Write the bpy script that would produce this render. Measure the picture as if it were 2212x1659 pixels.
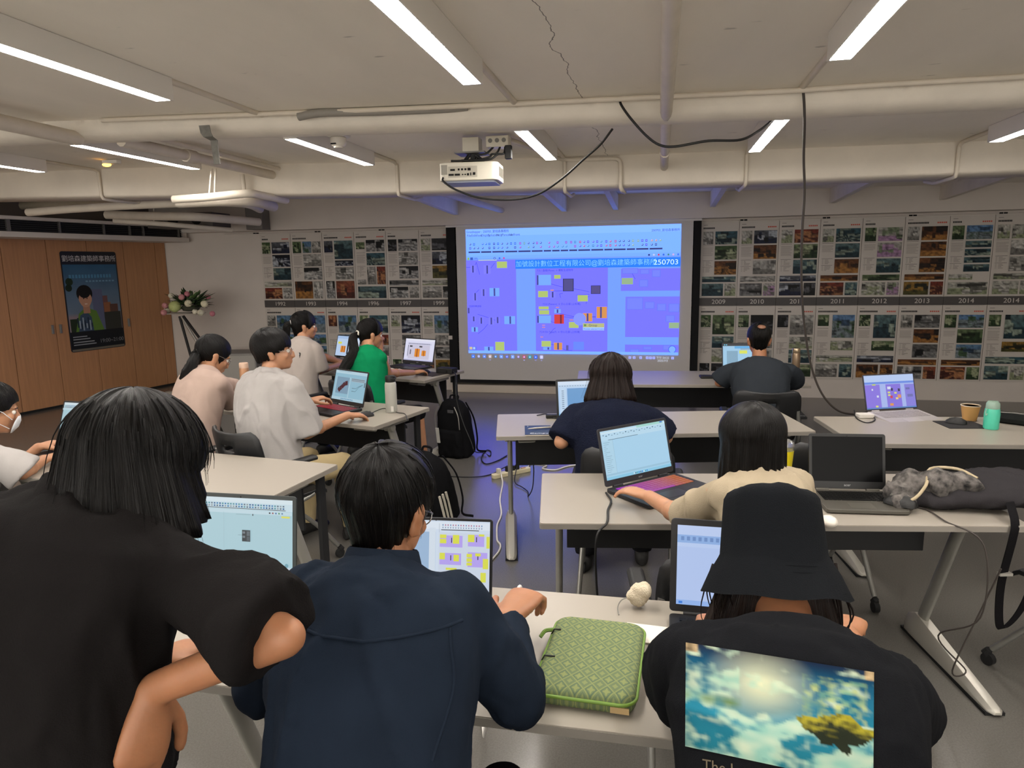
import bpy, bmesh, math, random
from mathutils.bvhtree import BVHTree
from mathutils import Vector, Matrix, noise, Quaternion
R_ = math.radians
for o in list(bpy.data.objects): bpy.data.objects.remove(o)
C = bpy.context.scene.collection
SC = bpy.context.scene
# ---------------------------------------------------------------- camera, world, exposure
cam = bpy.data.cameras.new('camera'); cam_o = bpy.data.objects.new('camera', cam); C.objects.link(cam_o)
cam.sensor_width = 36; cam.sensor_fit = 'HORIZONTAL'; cam.lens = 24.482; cam.clip_start = 0.02
cam_o.matrix_world = Matrix(((0.97912679, -0.01904792, 0.2023559, 0), (0.20264403, 0.16833562, -0.96467534, 0),
                             (-0.01568865, 0.98554568, 0.16868186, 1.68), (0, 0, 0, 1)))
SC.camera = cam_o
w = bpy.data.worlds.new('world'); SC.world = w; w.use_nodes = True
w.node_tree.nodes['Background'].inputs[0].default_value = (1, .95, .88, 1)
w.node_tree.nodes['Background'].inputs[1].default_value = 2.9
SC.view_settings.view_transform = 'Standard'; SC.view_settings.look = 'None'
SC.view_settings.exposure = 0.0; SC.view_settings.gamma = 1.0; SC.view_settings.use_curve_mapping = False
LAMP = 69.0                                            # emission of the ceiling strips' diffusers

# ---------------------------------------------------------------- helpers
def lin(c):
    if isinstance(c, str):
        c = [int(c[i:i+2], 16) / 255 for i in (0, 2, 4)]
    return tuple((x / 12.92 if x <= .04045 else ((x + .055) / 1.055) ** 2.4) for x in c[:3])
MATS = {}
def mat(name, col, rough=.5, metal=0, bump=0, bscale=60, var=0, vscale=8, stretch=(1, 1, 1), spec=.5, coat=0, uv=False, sheen=0, sss=0, alpha=1, trans=0):
    if name in MATS: return MATS[name]
    m = bpy.data.materials.new(name); m.use_nodes = True; MATS[name] = m
    n = m.node_tree.nodes; L = m.node_tree.links; b = n['Principled BSDF']
    c = lin(col); b.inputs['Base Color'].default_value = (*c, 1)
    b.inputs['Roughness'].default_value = rough; b.inputs['Metallic'].default_value = metal
    b.inputs['Specular IOR Level'].default_value = spec
    b.inputs['Coat Weight'].default_value = coat; b.inputs['Sheen Weight'].default_value = sheen
    b.inputs['Transmission Weight'].default_value = trans
    if sss:
        b.inputs['Subsurface Weight'].default_value = sss; b.inputs['Subsurface Scale'].default_value = .01
    if bump or var:
        tc = n.new('ShaderNodeTexCoord'); mp = n.new('ShaderNodeMapping'); mp.inputs['Scale'].default_value = stretch
        L.new(tc.outputs['UV' if uv else 'Object'], mp.inputs[0])
    if var:
        t = n.new('ShaderNodeTexNoise'); t.inputs['Scale'].default_value = vscale; t.inputs['Detail'].default_value = 6
        L.new(mp.outputs[0], t.inputs['Vector'])
        r = n.new('ShaderNodeMapRange'); r.inputs[1].default_value = .3; r.inputs[2].default_value = .7
        r.inputs[3].default_value = 1 - var; r.inputs[4].default_value = 1 + var
        L.new(t.outputs['Fac'], r.inputs[0])
        mx = n.new('ShaderNodeVectorMath'); mx.operation = 'SCALE'; mx.inputs[0].default_value = c
        L.new(r.outputs[0], mx.inputs['Scale']); L.new(mx.outputs[0], b.inputs['Base Color'])
    if bump:
        t = n.new('ShaderNodeTexNoise'); t.inputs['Scale'].default_value = bscale; t.inputs['Detail'].default_value = 4
        L.new(mp.outputs[0], t.inputs['Vector'])
        bp = n.new('ShaderNodeBump'); bp.inputs['Strength'].default_value = min(1, bump); bp.inputs['Distance'].default_value = .02
        L.new(t.outputs['Fac'], bp.inputs['Height']); L.new(bp.outputs[0], b.inputs['Normal'])
    return m
def emit(name, col, s):
    if name in MATS: return MATS[name]
    m = bpy.data.materials.new(name); m.use_nodes = True; MATS[name] = m
    b = m.node_tree.nodes['Principled BSDF']; c = lin(col)
    b.inputs['Base Color'].default_value = (*c, 1); b.inputs['Emission Color'].default_value = (*c, 1)
    b.inputs['Emission Strength'].default_value = s
    return m
def colmat(name, s=0, rough=.5, spec=.3):              # colours come from the mesh's printed/displayed pattern
    if name in MATS: return MATS[name]
    m = bpy.data.materials.new(name); m.use_nodes = True; MATS[name] = m
    n = m.node_tree.nodes; L = m.node_tree.links; b = n['Principled BSDF']
    a = n.new('ShaderNodeVertexColor'); a.layer_name = 'Col'
    b.inputs['Roughness'].default_value = rough; b.inputs['Specular IOR Level'].default_value = spec
    if s:
        b.inputs['Base Color'].default_value = (.01, .01, .01, 1)
        L.new(a.outputs[0], b.inputs['Emission Color']); b.inputs['Emission Strength'].default_value = s
    else: L.new(a.outputs[0], b.inputs['Base Color'])
    return m
def T(x=0, y=0, z=0, rz=0, rx=0, ry=0):
    return Matrix.Translation((x, y, z)) @ Matrix.Rotation(R_(rz), 4, 'Z') @ Matrix.Rotation(R_(ry), 4, 'Y') @ Matrix.Rotation(R_(rx), 4, 'X')
def frame(o, fwd, up=(0, 0, 1)):                       # x right, y along fwd, z up
    y = Vector(fwd).normalized(); x = y.cross(Vector(up)).normalized(); z = x.cross(y)
    M = Matrix((x, y, z)).transposed().to_4x4(); M.translation = Vector(o); return M
class MB:
    def __init__(s): s.v = []; s.f = []; s.mi = []; s.col = []; s.uv = {}; s.k = 0; s.M = None
    def add(s, vs, fs, col=None, uvs=None, M=None):
        o = len(s.v); M = M or s.M
        for p in vs: s.v.append(tuple(M @ Vector(p)) if M else tuple(p))
        for j, f in enumerate(fs):
            s.f.append(tuple(o + i for i in f)); s.mi.append(s.k)
            s.col.append([col] * len(f) if (col is None or not isinstance(col[0], (tuple, list))) else [col[i] for i in f])
            if uvs: s.uv[len(s.f) - 1] = [uvs[i] for i in f]
        return s
    def box(s, a, b, M=None, col=None):
        (x0, y0, z0), (x1, y1, z1) = a, b
        return s.add([(x0, y0, z0), (x1, y0, z0), (x1, y1, z0), (x0, y1, z0), (x0, y0, z1), (x1, y0, z1), (x1, y1, z1), (x0, y1, z1)],
              [(0, 3, 2, 1), (4, 5, 6, 7), (0, 1, 5, 4), (1, 2, 6, 5), (2, 3, 7, 6), (3, 0, 4, 7)], col, None, M)
    def quad(s, a, b, c, d, col=None): return s.add([a, b, c, d], [(0, 1, 2, 3)], col)
    def loft(s, rings, cap=True, uv=False, closed=True, M=None):
        n = len(rings[0]); vs = [p for r in rings for p in r]; fs = []; us = []
        m = n if closed else n - 1
        for i in range(len(rings) - 1):
            for j in range(m):
                fs.append((i * n + j, i * n + (j + 1) % n, (i + 1) * n + (j + 1) % n, (i + 1) * n + j))
        if cap and closed:
            fs.append(tuple(range(n - 1, -1, -1))); fs.append(tuple((len(rings) - 1) * n + j for j in range(n)))
        uvs = [(j / max(1, n - 1), i / max(1, len(rings) - 1)) for i in range(len(rings)) for j in range(n)] if uv else None
        return s.add(vs, fs, None, uvs, M)
    def tube(s, pts, r, n=8, cap=True, uv=False, flat=1, M=None):
        pts = [Vector(p) for p in pts]; rings = []
        up = None
        for i, p in enumerate(pts):
            d = (pts[min(i + 1, len(pts) - 1)] - pts[max(i - 1, 0)])
            d = d.normalized() if d.length > 1e-9 else Vector((0, 0, 1))
            if up is None:
                up = Vector((0, 0, 1)) if abs(d.z) < .9 else Vector((0, 1, 0))
            x = d.cross(up); x = x.normalized() if x.length > 1e-6 else d.orthogonal().normalized()
            up = x.cross(d)
            q = r[i] if isinstance(r, (list, tuple)) else r
            rings.append([p + x * (math.cos(2 * math.pi * k / n) * q) + up * (math.sin(2 * math.pi * k / n) * q * flat) for k in range(n)])
        return s.loft(rings, cap, uv, True, M)
    def cyl(s, a, b, r, r2=None, n=20, M=None): return s.tube([a, b], [r, r if r2 is None else r2], n, M=M)
    def lathe(s, prof, n=24, M=None, cap=True):
        return s.loft([[(r * math.cos(2 * math.pi * k / n), r * math.sin(2 * math.pi * k / n), z) for k in range(n)] for r, z in prof], cap, M=M)
    def ell(s, c, r, M=None, nu=16, nv=10):
        c = Vector(c); r = (r, r, r) if not isinstance(r, (tuple, list)) else r
        rings = [[c + Vector((r[0] * math.sin(t) * math.cos(2 * math.pi * k / nu), r[1] * math.sin(t) * math.sin(2 * math.pi * k / nu), -r[2] * math.cos(t)))
                  for k in range(nu)] for t in [math.pi * max(.02, min(.98, i / nv)) for i in range(nv + 1)]]
        return s.loft(rings, True, M=M)
    def prism(s, poly, z0, z1, M=None):
        return s.loft([[(x, y, z0) for x, y in poly], [(x, y, z1) for x, y in poly]], True, M=M)
    def cap_(s, a, b, r, r2=None, n=12):               # closed tapered capsule
        a, b = Vector(a), Vector(b); r2 = r if r2 is None else r2; d = b - a; L = d.length
        if L < 1e-6: return s.ell(a, r)
        d /= L; pts = []; rr = []
        for t in (-1, -.86, -.5, 0): pts.append(a + d * (r * t)); rr.append(max(.0004, r * math.sqrt(1 - t * t)))
        for t in (0, .5, .86, 1): pts.append(b + d * (r2 * t)); rr.append(max(.0004, r2 * math.sqrt(1 - t * t)))
        return s.tube(pts, rr, n)
    def mesh(s, name, mats=()):
        me = bpy.data.meshes.new(name); me.from_pydata(s.v, [], s.f)
        for m in mats: me.materials.append(m)
        if len(mats) > 1: me.polygons.foreach_set('material_index', s.mi)
        if any(c and c[0] is not None for c in s.col):
            a = me.color_attributes.new('Col', 'FLOAT_COLOR', 'CORNER'); flat = []
            for c in s.col:
                for q in c: flat += [*(q or (0, 0, 0)), 1]
            a.data.foreach_set('color', flat)
        if s.uv:
            u = me.uv_layers.new(name='UVMap'); i = 0; flat = []
            for j, f in enumerate(s.f):
                for t in s.uv.get(j, [(0, 0)] * len(f)): flat += t
            u.data.foreach_set('uv', flat)
        me.update(); return me
    def build(s, name, m, parent=None, smooth=None, bevel=0, seg=2, solid=0, label=None):
        me = s.mesh(name, m if isinstance(m, (list, tuple)) else [m])
        return put(name, me, parent, smooth, bevel, seg, solid, label)
def put(name, me, parent=None, smooth=None, bevel=0, seg=2, solid=0, label=None):
    if smooth is not None:
        me.polygons.foreach_set('use_smooth', [True] * len(me.polygons)); me.set_sharp_from_angle(angle=R_(smooth))
    o = bpy.data.objects.new(name, me); C.objects.link(o)
    if parent is not None: o.parent = parent
    if solid:
        q = o.modifiers.new('s', 'SOLIDIFY'); q.thickness = solid; q.offset = 0
    if bevel:
        q = o.modifiers.new('b', 'BEVEL'); q.width = bevel; q.segments = seg; q.limit_method = 'ANGLE'; q.angle_limit = R_(40)
        if smooth is None:
            me.polygons.foreach_set('use_smooth', [True] * len(me.polygons)); q.harden_normals = True
    if label: o['label'] = label
    return o
def tag(o, label, cat, group=None, kind=None):
    o['label'] = label; o['category'] = cat
    if group: o['group'] = group
    if kind: o['kind'] = kind
    return o
def thing(name, label, cat, loc=(0, 0, 0), rz=0, group=None):
    o = bpy.data.objects.new(name, None); C.objects.link(o); o.empty_display_size = .1
    o.location = loc; o.rotation_euler = (0, 0, R_(rz)); tag(o, label, cat, group); return o
def struct(o): o['kind'] = 'structure'; return o
def dup(root, loc, rz, label, group=None):             # a copy of a thing with its parts and sub-parts
    r = root.copy(); C.objects.link(r); r.location = loc; r.rotation_euler = (0, 0, R_(rz)); r['label'] = label
    if group: r['group'] = group
    for ch in list(root.children):
        c = ch.copy(); C.objects.link(c); c.parent = r
        for g in ch.children:
            d = g.copy(); C.objects.link(d); d.parent = c
    return r
def evald(o):                                          # mesh with the object's modifiers applied
    dg = bpy.context.evaluated_depsgraph_get(); dg.update()
    return bpy.data.meshes.new_from_object(o.evaluated_get(dg))
def spline(pts, n=8):                                  # Catmull-Rom through the points
    P = [Vector(p) for p in pts]; P = [P[0] * 2 - P[1]] + P + [P[-1] * 2 - P[-2]]; out = []
    for i in range(1, len(P) - 2):
        a, b, c, d = P[i-1:i+3]
        for k in range(n):
            t = k / n
            out.append(.5 * ((2 * b) + (c - a) * t + (2 * a - 5 * b + 4 * c - d) * t * t + (3 * b - a - 3 * c + d) * t ** 3))
    return out + [P[-2]]
def remesh(mb, vox, it=4, name='m'):                   # fuse closed shapes into one continuous surface
    o = bpy.data.objects.new('tmp', mb.mesh('tmp')); C.objects.link(o)
    q = o.modifiers.new('r', 'REMESH'); q.mode = 'VOXEL'; q.voxel_size = vox
    if it:
        q = o.modifiers.new('s', 'SMOOTH'); q.iterations = it; q.factor = .5
    me = evald(o); bpy.data.objects.remove(o); me.name = name
    me.polygons.foreach_set('use_smooth', [True] * len(me.polygons)); return me
TXT = {}
def text(body, size, M, m, parent=None, name='lettering', align='CENTER', ex=.0004, sx=1, bold=0):
    cu = bpy.data.curves.new('t', 'FONT'); cu.body = body; cu.size = size; cu.align_x = align; cu.align_y = 'CENTER'; cu.extrude = ex; cu.offset = bold
    o = bpy.data.objects.new('t', cu); C.objects.link(o); me = evald(o); bpy.data.objects.remove(o)
    me.transform(M @ Matrix.Diagonal((sx, 1, 1, 1))); me.name = name; me.materials.clear(); me.materials.append(m)
    q = bpy.data.objects.new(name, me); C.objects.link(q)
    if parent is not None: q.parent = parent
    return q
def rr(w, h, r, n=5, cx=0, cy=0):                      # rounded rectangle outline
    out = []
    for sx, sy, a0 in ((1, 1, 0), (-1, 1, 90), (-1, -1, 180), (1, -1, 270)):
        for k in range(n + 1):
            a = R_(a0 + 90 * k / n); out.append((cx + sx * (w / 2 - r) + r * math.cos(a), cy + sy * (h / 2 - r) + r * math.sin(a)))
    return out
class UI:                                              # a flat printed sheet or display, x right 0..1, y down 0..1; later rects lie on top
    def __init__(s, w, h, M=None, step=.00005): s.b = MB(); s.b.M = M; s.w = w; s.h = h; s.z = 0; s.st = step
    def r(s, x0, y0, x1, y1, c):
        c = lin(c) if isinstance(c, str) else c; s.z += s.st; w, h = s.w, s.h
        s.b.add([(x0 * w - w / 2, h / 2 - y1 * h, s.z), (x1 * w - w / 2, h / 2 - y1 * h, s.z), (x1 * w - w / 2, h / 2 - y0 * h, s.z), (x0 * w - w / 2, h / 2 - y0 * h, s.z)], [(0, 1, 2, 3)], c); return s
    def flat(s, items):                                # rects that do not overlap each other: same layer
        for (x0, y0, x1, y1, c) in items:
            s.z -= s.st; s.r(x0, y0, x1, y1, c)
        return s
    def up(s): s.z += s.st; return s
    def line(s, pts, t, c):
        s.z += s.st; c = lin(c)
        for (xa, ya), (xb, yb) in zip(pts, pts[1:]):
            a = Vector((xa * s.w - s.w / 2, s.h / 2 - ya * s.h, s.z)); b = Vector((xb * s.w - s.w / 2, s.h / 2 - yb * s.h, s.z))
            d = (b - a).normalized(); nn = Vector((-d.y, d.x, 0)) * t / 2
            s.b.add([a + nn, a - nn, b - nn, b + nn], [(0, 1, 2, 3)], c)
        return s
    def disc(s, x, y, r, c, n=14):
        s.z += s.st; c = lin(c); p = [(x * s.w - s.w / 2 + r * math.cos(2 * math.pi * k / n), s.h / 2 - y * s.h + r * math.sin(2 * math.pi * k / n), s.z) for k in range(n)]
        s.b.add(p, [tuple(range(n))], c); return s
    def grid(s, x0, y0, x1, y1, nx, ny, fn):
        s.z += s.st; w, h = s.w, s.h; vs = []; cs = []
        for j in range(ny + 1):
            for i in range(nx + 1):
                u, v = i / nx, j / ny; vs.append(((x0 + (x1 - x0) * u) * w - w / 2, h / 2 - (y0 + (y1 - y0) * v) * h, s.z)); cs.append(fn(u, v))
        s.b.add(vs, [(j * (nx + 1) + i, (j + 1) * (nx + 1) + i, (j + 1) * (nx + 1) + i + 1, j * (nx + 1) + i + 1) for j in range(ny) for i in range(nx)], cs); return s
# ---------------------------------------------------------------- materials of the room
M_ceil = mat('ceiling_paint', 'f2ebde', .85, var=.05, vscale=2.2, bump=.18, bscale=9, stretch=(1, .35, 1))
M_beam = mat('beam_paint', 'e6ded0', .8, var=.06, vscale=5, bump=.15, bscale=14)
M_wall = mat('wall_paint', 'cfc6bd', .8, var=.03, vscale=3)
M_floor = mat('vinyl_floor', '65625d', .2, var=.12, vscale=160, bump=.04, bscale=240, spec=.6)
M_wood = mat('wood_veneer', 'ac7c55', .5, var=.1, vscale=3, stretch=(14, 14, .7), bump=.04, bscale=30)
M_pipe = mat('painted_pipe', 'd6ccbc', .6, var=.05, vscale=9)
M_black = mat('black_plastic', '131313', .55, bump=.08, bscale=180)
M_dark = mat('dark_gap', '0a0a0a', .9)
M_grey = mat('grey_metal', '7d7b76', .45, .3)
M_silver = mat('silver_metal', 'b3b0a8', .38, .55)
M_fix = mat('lamp_housing', 'e4e0d8', .5)
M_diff = emit('lamp_diffuser', 'fff8f0', LAMP)
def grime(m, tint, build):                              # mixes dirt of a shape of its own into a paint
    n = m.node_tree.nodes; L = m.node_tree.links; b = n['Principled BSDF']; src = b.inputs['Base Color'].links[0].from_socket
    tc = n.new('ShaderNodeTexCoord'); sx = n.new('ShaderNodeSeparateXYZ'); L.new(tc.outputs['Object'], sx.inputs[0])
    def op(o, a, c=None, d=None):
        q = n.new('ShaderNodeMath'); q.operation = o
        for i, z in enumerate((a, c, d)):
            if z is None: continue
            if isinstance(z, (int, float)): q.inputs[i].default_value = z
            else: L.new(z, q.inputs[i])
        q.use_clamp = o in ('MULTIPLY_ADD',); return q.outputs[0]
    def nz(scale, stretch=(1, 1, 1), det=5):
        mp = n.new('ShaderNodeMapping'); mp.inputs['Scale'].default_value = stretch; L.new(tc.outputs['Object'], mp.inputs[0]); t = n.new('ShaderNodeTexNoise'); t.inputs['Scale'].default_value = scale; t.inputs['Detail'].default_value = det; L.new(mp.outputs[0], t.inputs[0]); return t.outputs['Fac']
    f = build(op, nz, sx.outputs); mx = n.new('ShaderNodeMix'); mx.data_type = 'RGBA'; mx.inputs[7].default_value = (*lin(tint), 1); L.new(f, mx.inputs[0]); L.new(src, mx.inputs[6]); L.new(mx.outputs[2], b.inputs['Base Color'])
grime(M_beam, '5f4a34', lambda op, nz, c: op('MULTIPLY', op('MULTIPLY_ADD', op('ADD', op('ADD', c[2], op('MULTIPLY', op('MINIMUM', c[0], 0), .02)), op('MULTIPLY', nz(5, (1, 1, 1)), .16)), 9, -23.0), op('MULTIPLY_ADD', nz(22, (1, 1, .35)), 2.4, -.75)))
def _cracks(op, nz, c):
    wob = op('MULTIPLY', op('SUBTRACT', nz(3.5, (1, 1, 1), 8), .5), .16); k1 = op('LESS_THAN', op('ABSOLUTE', op('ADD', op('ADD', c[0], .40), wob)), .0022); chips = op('MULTIPLY_ADD', nz(16, (.35, 1, 1), 3), 26, -18.6)
    return op('MINIMUM', op('ADD', op('MULTIPLY', k1, .75), op('MULTIPLY', chips, .35)), 1)
grime(M_ceil, '4a4036', _cracks)
# ---------------------------------------------------------------- shell
struct(MB().box((-10.5, -4.6, -.1), (6.6, 9.3, 0)).build('floor', M_floor))
CZ = [(-10.6, .16), (-5, .1), (-3.7, .08), (-2.2, .042), (-.77, .012), (.6, 0), (2, -.01), (6.7, -.03)]
def cz(x):                                             # the slab sags very slightly to the right
    for (a, za), (b, zb) in zip(CZ, CZ[1:]):
        if x <= b: return 2.5 + za + (zb - za) * (x - a) / (b - a)
    return 2.47
cb_ = MB(); cb_.loft([[(x, -4.6, 2.5 + d), (x, 9.3, 2.5 + d), (x, 9.3, 2.75), (x, -4.6, 2.75)] for x, d in CZ]); struct(cb_.build('ceiling', M_ceil))
struct(MB().box((-10.5, 9.05, 0), (6.6, 9.2, 2.7)).build('wall_back', M_wall))
struct(MB().box((6.4, -4.6, 0), (6.55, 9.05, 2.7)).build('wall_right', M_wall))
def wl(y, off=0): return (-7.49 + (y - 6.56) * .18908 + off * .9826, y - off * .1858)
lw = MB(); lw.prism([wl(9.4), wl(-4.4), (wl(-4.4)[0] - .15, -4.4), (wl(9.4)[0] - .15, 9.4)], 0, 2.7)
lw = struct(lw.build('wall_left', mat('wall_left_paint', '6f655c', .8)))
ys = [2.1, 2.62, 3.15, 3.67, 4.19, 4.72, 5.24, 5.76, 6.29, 6.81, 7.33, 7.85, 8.37, 8.87]
for i in range(len(ys)):
    y1 = ys[i + 1] - .004 if i + 1 < len(ys) else 9.04
    a = wl(ys[i] + .004, .002); b = wl(y1, .002); a2 = wl(ys[i] + .004, .022); b2 = wl(y1, .022)
    d = MB().prism([a, b, b2, a2][::-1], .03, 2.1).build('door_panel', M_wood, lw, bevel=.002)
    if i in (9, 10, 11):
        y = [7.28, 7.38, 8.33][i - 9]; p = wl(y, .022); q = wl(y, .034)
        MB().box((-.011, -.012, -.055), (.011, .012, .055), T(q[0], q[1], .98, -10.7)).build('recessed_handle', M_grey, d, bevel=.003)
bk = MB(); bk.prism([wl(9.04, .002), wl(2, .002), wl(2, .018), wl(9.04, .018)], 0, .03); bk.build('plinth', M_dark, lw)
# boxed duct along the left wall with a long louvred grille
sb = MB(); sb.prism([wl(9.05, .0), wl(1, .0), wl(1, .5), wl(9.05, .5)], 2.07, 2.13); sb.prism([wl(9.05, .0), wl(1, .0), wl(1, .5), wl(9.05, .5)], 2.262, 2.3)
sb.prism([wl(9.05, .0), wl(1, .0), wl(1, .46), wl(9.05, .46)], 2.13, 2.262)
struct(sb.build('trim_1', M_wall, bevel=.004))
gr = thing('air_grille', 'long dark louvred air grille above the wooden panels', 'air grille', (*wl(6, .46), 2.13))
gb = MB(); gs = MB(); gd = MB(); ox, oy = wl(6, .46)
def gq(y, off, z): x, yy = wl(y, .46 + off); return (x - ox, yy - oy, z)
def gbox(m, y0, y1, o0, o1, z0, z1):
    P = [gq(y0, o0, 0), gq(y1, o0, 0), gq(y1, o1, 0), gq(y0, o1, 0)]; m.prism([p[:2] for p in P][::-1], z0, z1)
gbox(gb, 1.2, 8.95, .001, .006, .004, .128); gb.build('backing', M_dark, gr)
for k in range(5): gbox(gs, 1.2, 8.95, .012, .03, .014 + k * .023, .019 + k * .023)
gs.build('louvre', mat('grille_slat', '3a3937', .5, .3), gr)
y = 1.6
for y in [1.6 + .56 * i for i in range(14)] + [6.62, 8.12]:
    gd = MB(); gbox(gd, y, y + .02, .008, .034, .0, .132); gd.build('divider', mat('grille_bar', '6b6862', .5, .3), gr)

# beams: front beam, second beam, bulkhead above the posters
def beam(prof, zs):
    rings = [[(x, y, (2.72 if z > 2.49 else z + dz)) for y, z in prof] for x, dz in zs]; return MB().loft(rings)
struct(beam([(3.76, 2.5), (3.762, 2.44), (3.775, 2.415), (3.80, 2.398), (3.86, 2.386), (3.93, 2.385), (3.955, 2.39), (3.96, 2.5)],
     [(-10, .16), (-3.8, .092), (-2.3, .06), (-.77, .022), (.6, 0), (2, -.012), (6.5, -.03)]).build('trim_2', M_beam, smooth=60))
struct(beam([(5.7, 2.5), (5.7, 2.285), (5.72, 2.268), (6.03, 2.262), (6.05, 2.28), (6.05, 2.5)],
     [(-10, .2), (-5.6, .10), (-2.4, .024), (.93, 0), (2.2, .002), (6.5, .01)]).build('trim_3', mat('beam_paint_plain', 'ded5c6', .8, var=.05, vscale=5, bump=.15, bscale=14), smooth=50, bevel=0))
struct(MB().box((-7.5, 8.85, 2.195), (6.5, 9.06, 2.7)).build('trim_4', M_wall, bevel=.006))
struct(MB().box((-2.7, 8.9, 0), (.5, 9.05, .1)).build('baseboard_back', mat('plinth_paint', 'cbbfae', .7), bevel=.004))
# ---------------------------------------------------------------- ceiling strip lights
def strip_light(x, y0, y1, label, z=None, grp='linear ceiling lights'):
    z = min(cz(x - .05), cz(x + .05)) - .001
    t = thing('linear_light', label, 'ceiling light', (x, y1, z), 0, grp); L = y0 - y1
    h = MB(); h.box((-.042, L, -.1), (-.036, 0, 0)); h.box((.036, L, -.1), (.042, 0, 0)); h.box((-.0355, L + .006, -.02), (.0355, -.006, -.0)); h.box((-.0355, -.006, -.1), (.0355, 0, -.001)); h.box((-.0355, L, -.1), (.0355, L + .006, -.001))
    h.build('housing', M_fix, t, bevel=.001)
    d = MB(); d.box((-.0355, L + .008, -.1005), (.0355, -.02, -.09)); d.build('diffuser', M_diff, t)
    e = MB(); e.box((-.0355, -.02, -.1), (.0355, -.0065, -.09)); e.build('end_cap', mat('lamp_end', 'efe9dc', .4), t)
for x, y0, y1, lb in ((-5.03, 3.975, 5.1, 'short end of a lit strip light at the far left, under the front beam'),
        (-3.66, 3.975, 5.2, 'lit strip light above the small orange ceiling lamp'), (-2.16, 3.975, 5.16, 'lit strip light beside the round smoke detector'),
        (-.76, 3.975, 5.12, 'lit strip light just right of the projector'), (.615, 3.975, 5.1, 'lit strip light right of the black looping cable'),
        (2.05, 3.975, 5.08, 'lit strip light at the far right edge, beyond the front beam'),
        (-2.22, .9, 2.97, 'lit strip light at the upper left, on the near side of the front beam'),
        (-.76, .9, 2.94, 'long lit strip light at the top centre, nearest the camera'), (.635, .9, 2.91, 'long lit strip light at the upper right, nearest the camera')):
    strip_light(x, y0, y1, lb)
for x in (2.06, -3.66, -5.0): strip_light(x, .9, 2.9, 'lit strip light outside the picture, on the near side of the front beam')
for x in (-3.66, -2.2, -.76, .635, 2.06): strip_light(x, -2.6, -.6, 'unseen strip light added behind the camera to brighten the room')  # added unseen fixtures that light backs and walls from behind the camera
# ---------------------------------------------------------------- pipes, conduits
def tubething(name, label, cat, parts, m=None, group=None):
    b = MB()
    for pts, r in parts: b.tube([Vector(p) for p in pts], r, 10)
    return tag(b.build(name, m or M_pipe, smooth=50), label, cat, group)
tubething('ceiling_pipe', 'white pipe running straight away along the ceiling right of centre', 'pipe', [([(.02, -1, 2.44), (.025, 3.9, 2.425), (.03, 5.7, 2.405)], .03), ([(.03, 5.0, 2.41), (.03, 5.04, 2.41)], .035)])
tubething('ceiling_conduit', 'thin white conduit running across the ceiling just before the front beam', 'conduit', [([(-3.2, 3.70, 2.55), (-2.2, 3.7, 2.527), (-1.4, 3.7, 2.508), (-.7, 3.70, 2.495), (.6, 3.7, 2.475), (1.0, 3.69, 2.475), (1.8, 3.70, 2.472), (3.4, 3.7, 2.47)], .013)])
tubething('cable_duct', 'grey cable sleeve lying above the front beam left of the projector', 'cable duct', [(spline([(-1.950,3.700,2.500), (-1.825,3.700,2.513), (-1.538,3.720,2.507), (-1.151,3.735,2.502), (-1.003,3.750,2.508)], 4), .022)], mat('duct_grey', '8f8a82', .6))
ax = (-3.465,3.740,2.477); bx = (-3.287,5.700,2.479)
tubething('ceiling_pipe', 'thick white pipe at the upper left, running into the front beam', 'pipe', [([(ax[0], .5, ax[2]), (ax[0], 3.8, ax[2])], .042)])
tubething('ceiling_pipe', 'white pipe with a joint, between the two beams beside the steel bracket', 'pipe', [([(bx[0], 3.94, bx[2]), (bx[0], 5.72, bx[2])], .036), ([(bx[0], 4.55, bx[2]), (bx[0], 4.66, bx[2])], .045), ([(bx[0] + .07, 3.95, bx[2] + .05), (bx[0] + .07, 5.72, bx[2] + .05)], .016)])
for i, (x, yb, lb) in enumerate(((-5.03, 5.1, 'conduit dropping over the second beam left of the orange lamp'), (-2.16, 5.16, 'conduit dropping over the second beam left of the projector'), (-.76, 5.12, 'conduit dropping over the second beam below the looping cable'),
        (.615, 5.1, 'conduit dropping over the second beam beside the hanging black cable'), (2.05, 5.08, 'conduit dropping over the second beam at the far right'))):
    z = 2.262 + (.085 if x < -4 else .02 if x < -1.5 else 0); c9 = cz(x + .02) - .012
    tubething('light_conduit', 'thin white ' + lb, 'conduit', [([(x + .02, yb - .02, c9), (x + .02, 5.63, c9), (x + .02, 5.68, c9 - .02), (x + .02, 5.685, z + .02), (x + .02, 5.70, z - .008), (x + .02, 5.76, z - .014), (x + .02, 6.1, z - .014), (x + .02, 6.3, z + .02)], .014)], group='conduits from the strip lights')
for x, lb in ((-2.22, 'left'), (-.76, 'middle'), (.635, 'right')):
    tubething('ceiling_trunking', 'flat white trunking from the %s near strip light to the front beam' % lb, 'trunking', [([(x + .02, 2.9, cz(x) - .008), (x + .02, 3.75, cz(x) - .008)], .016)], group='trunking of the near lights')
tubething('wall_conduit', 'white conduit bending down the second beam, right of the projector', 'conduit', [(spline([(-.98, 4.62, 2.487), (-.86, 5.1, 2.487), (-.78, 5.55, 2.487), (-.68, 5.66, 2.485), (-.5, 5.675, 2.484), (-.36, 5.68, 2.482)], 3) + spline([(-.33, 5.68, 2.478), (-.305, 5.68, 2.45), (-.30, 5.68, 2.35), (-.3, 5.684, 2.275), (-.29, 5.72, 2.246), (-.28, 5.9, 2.244)], 3), .016)])
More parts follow.
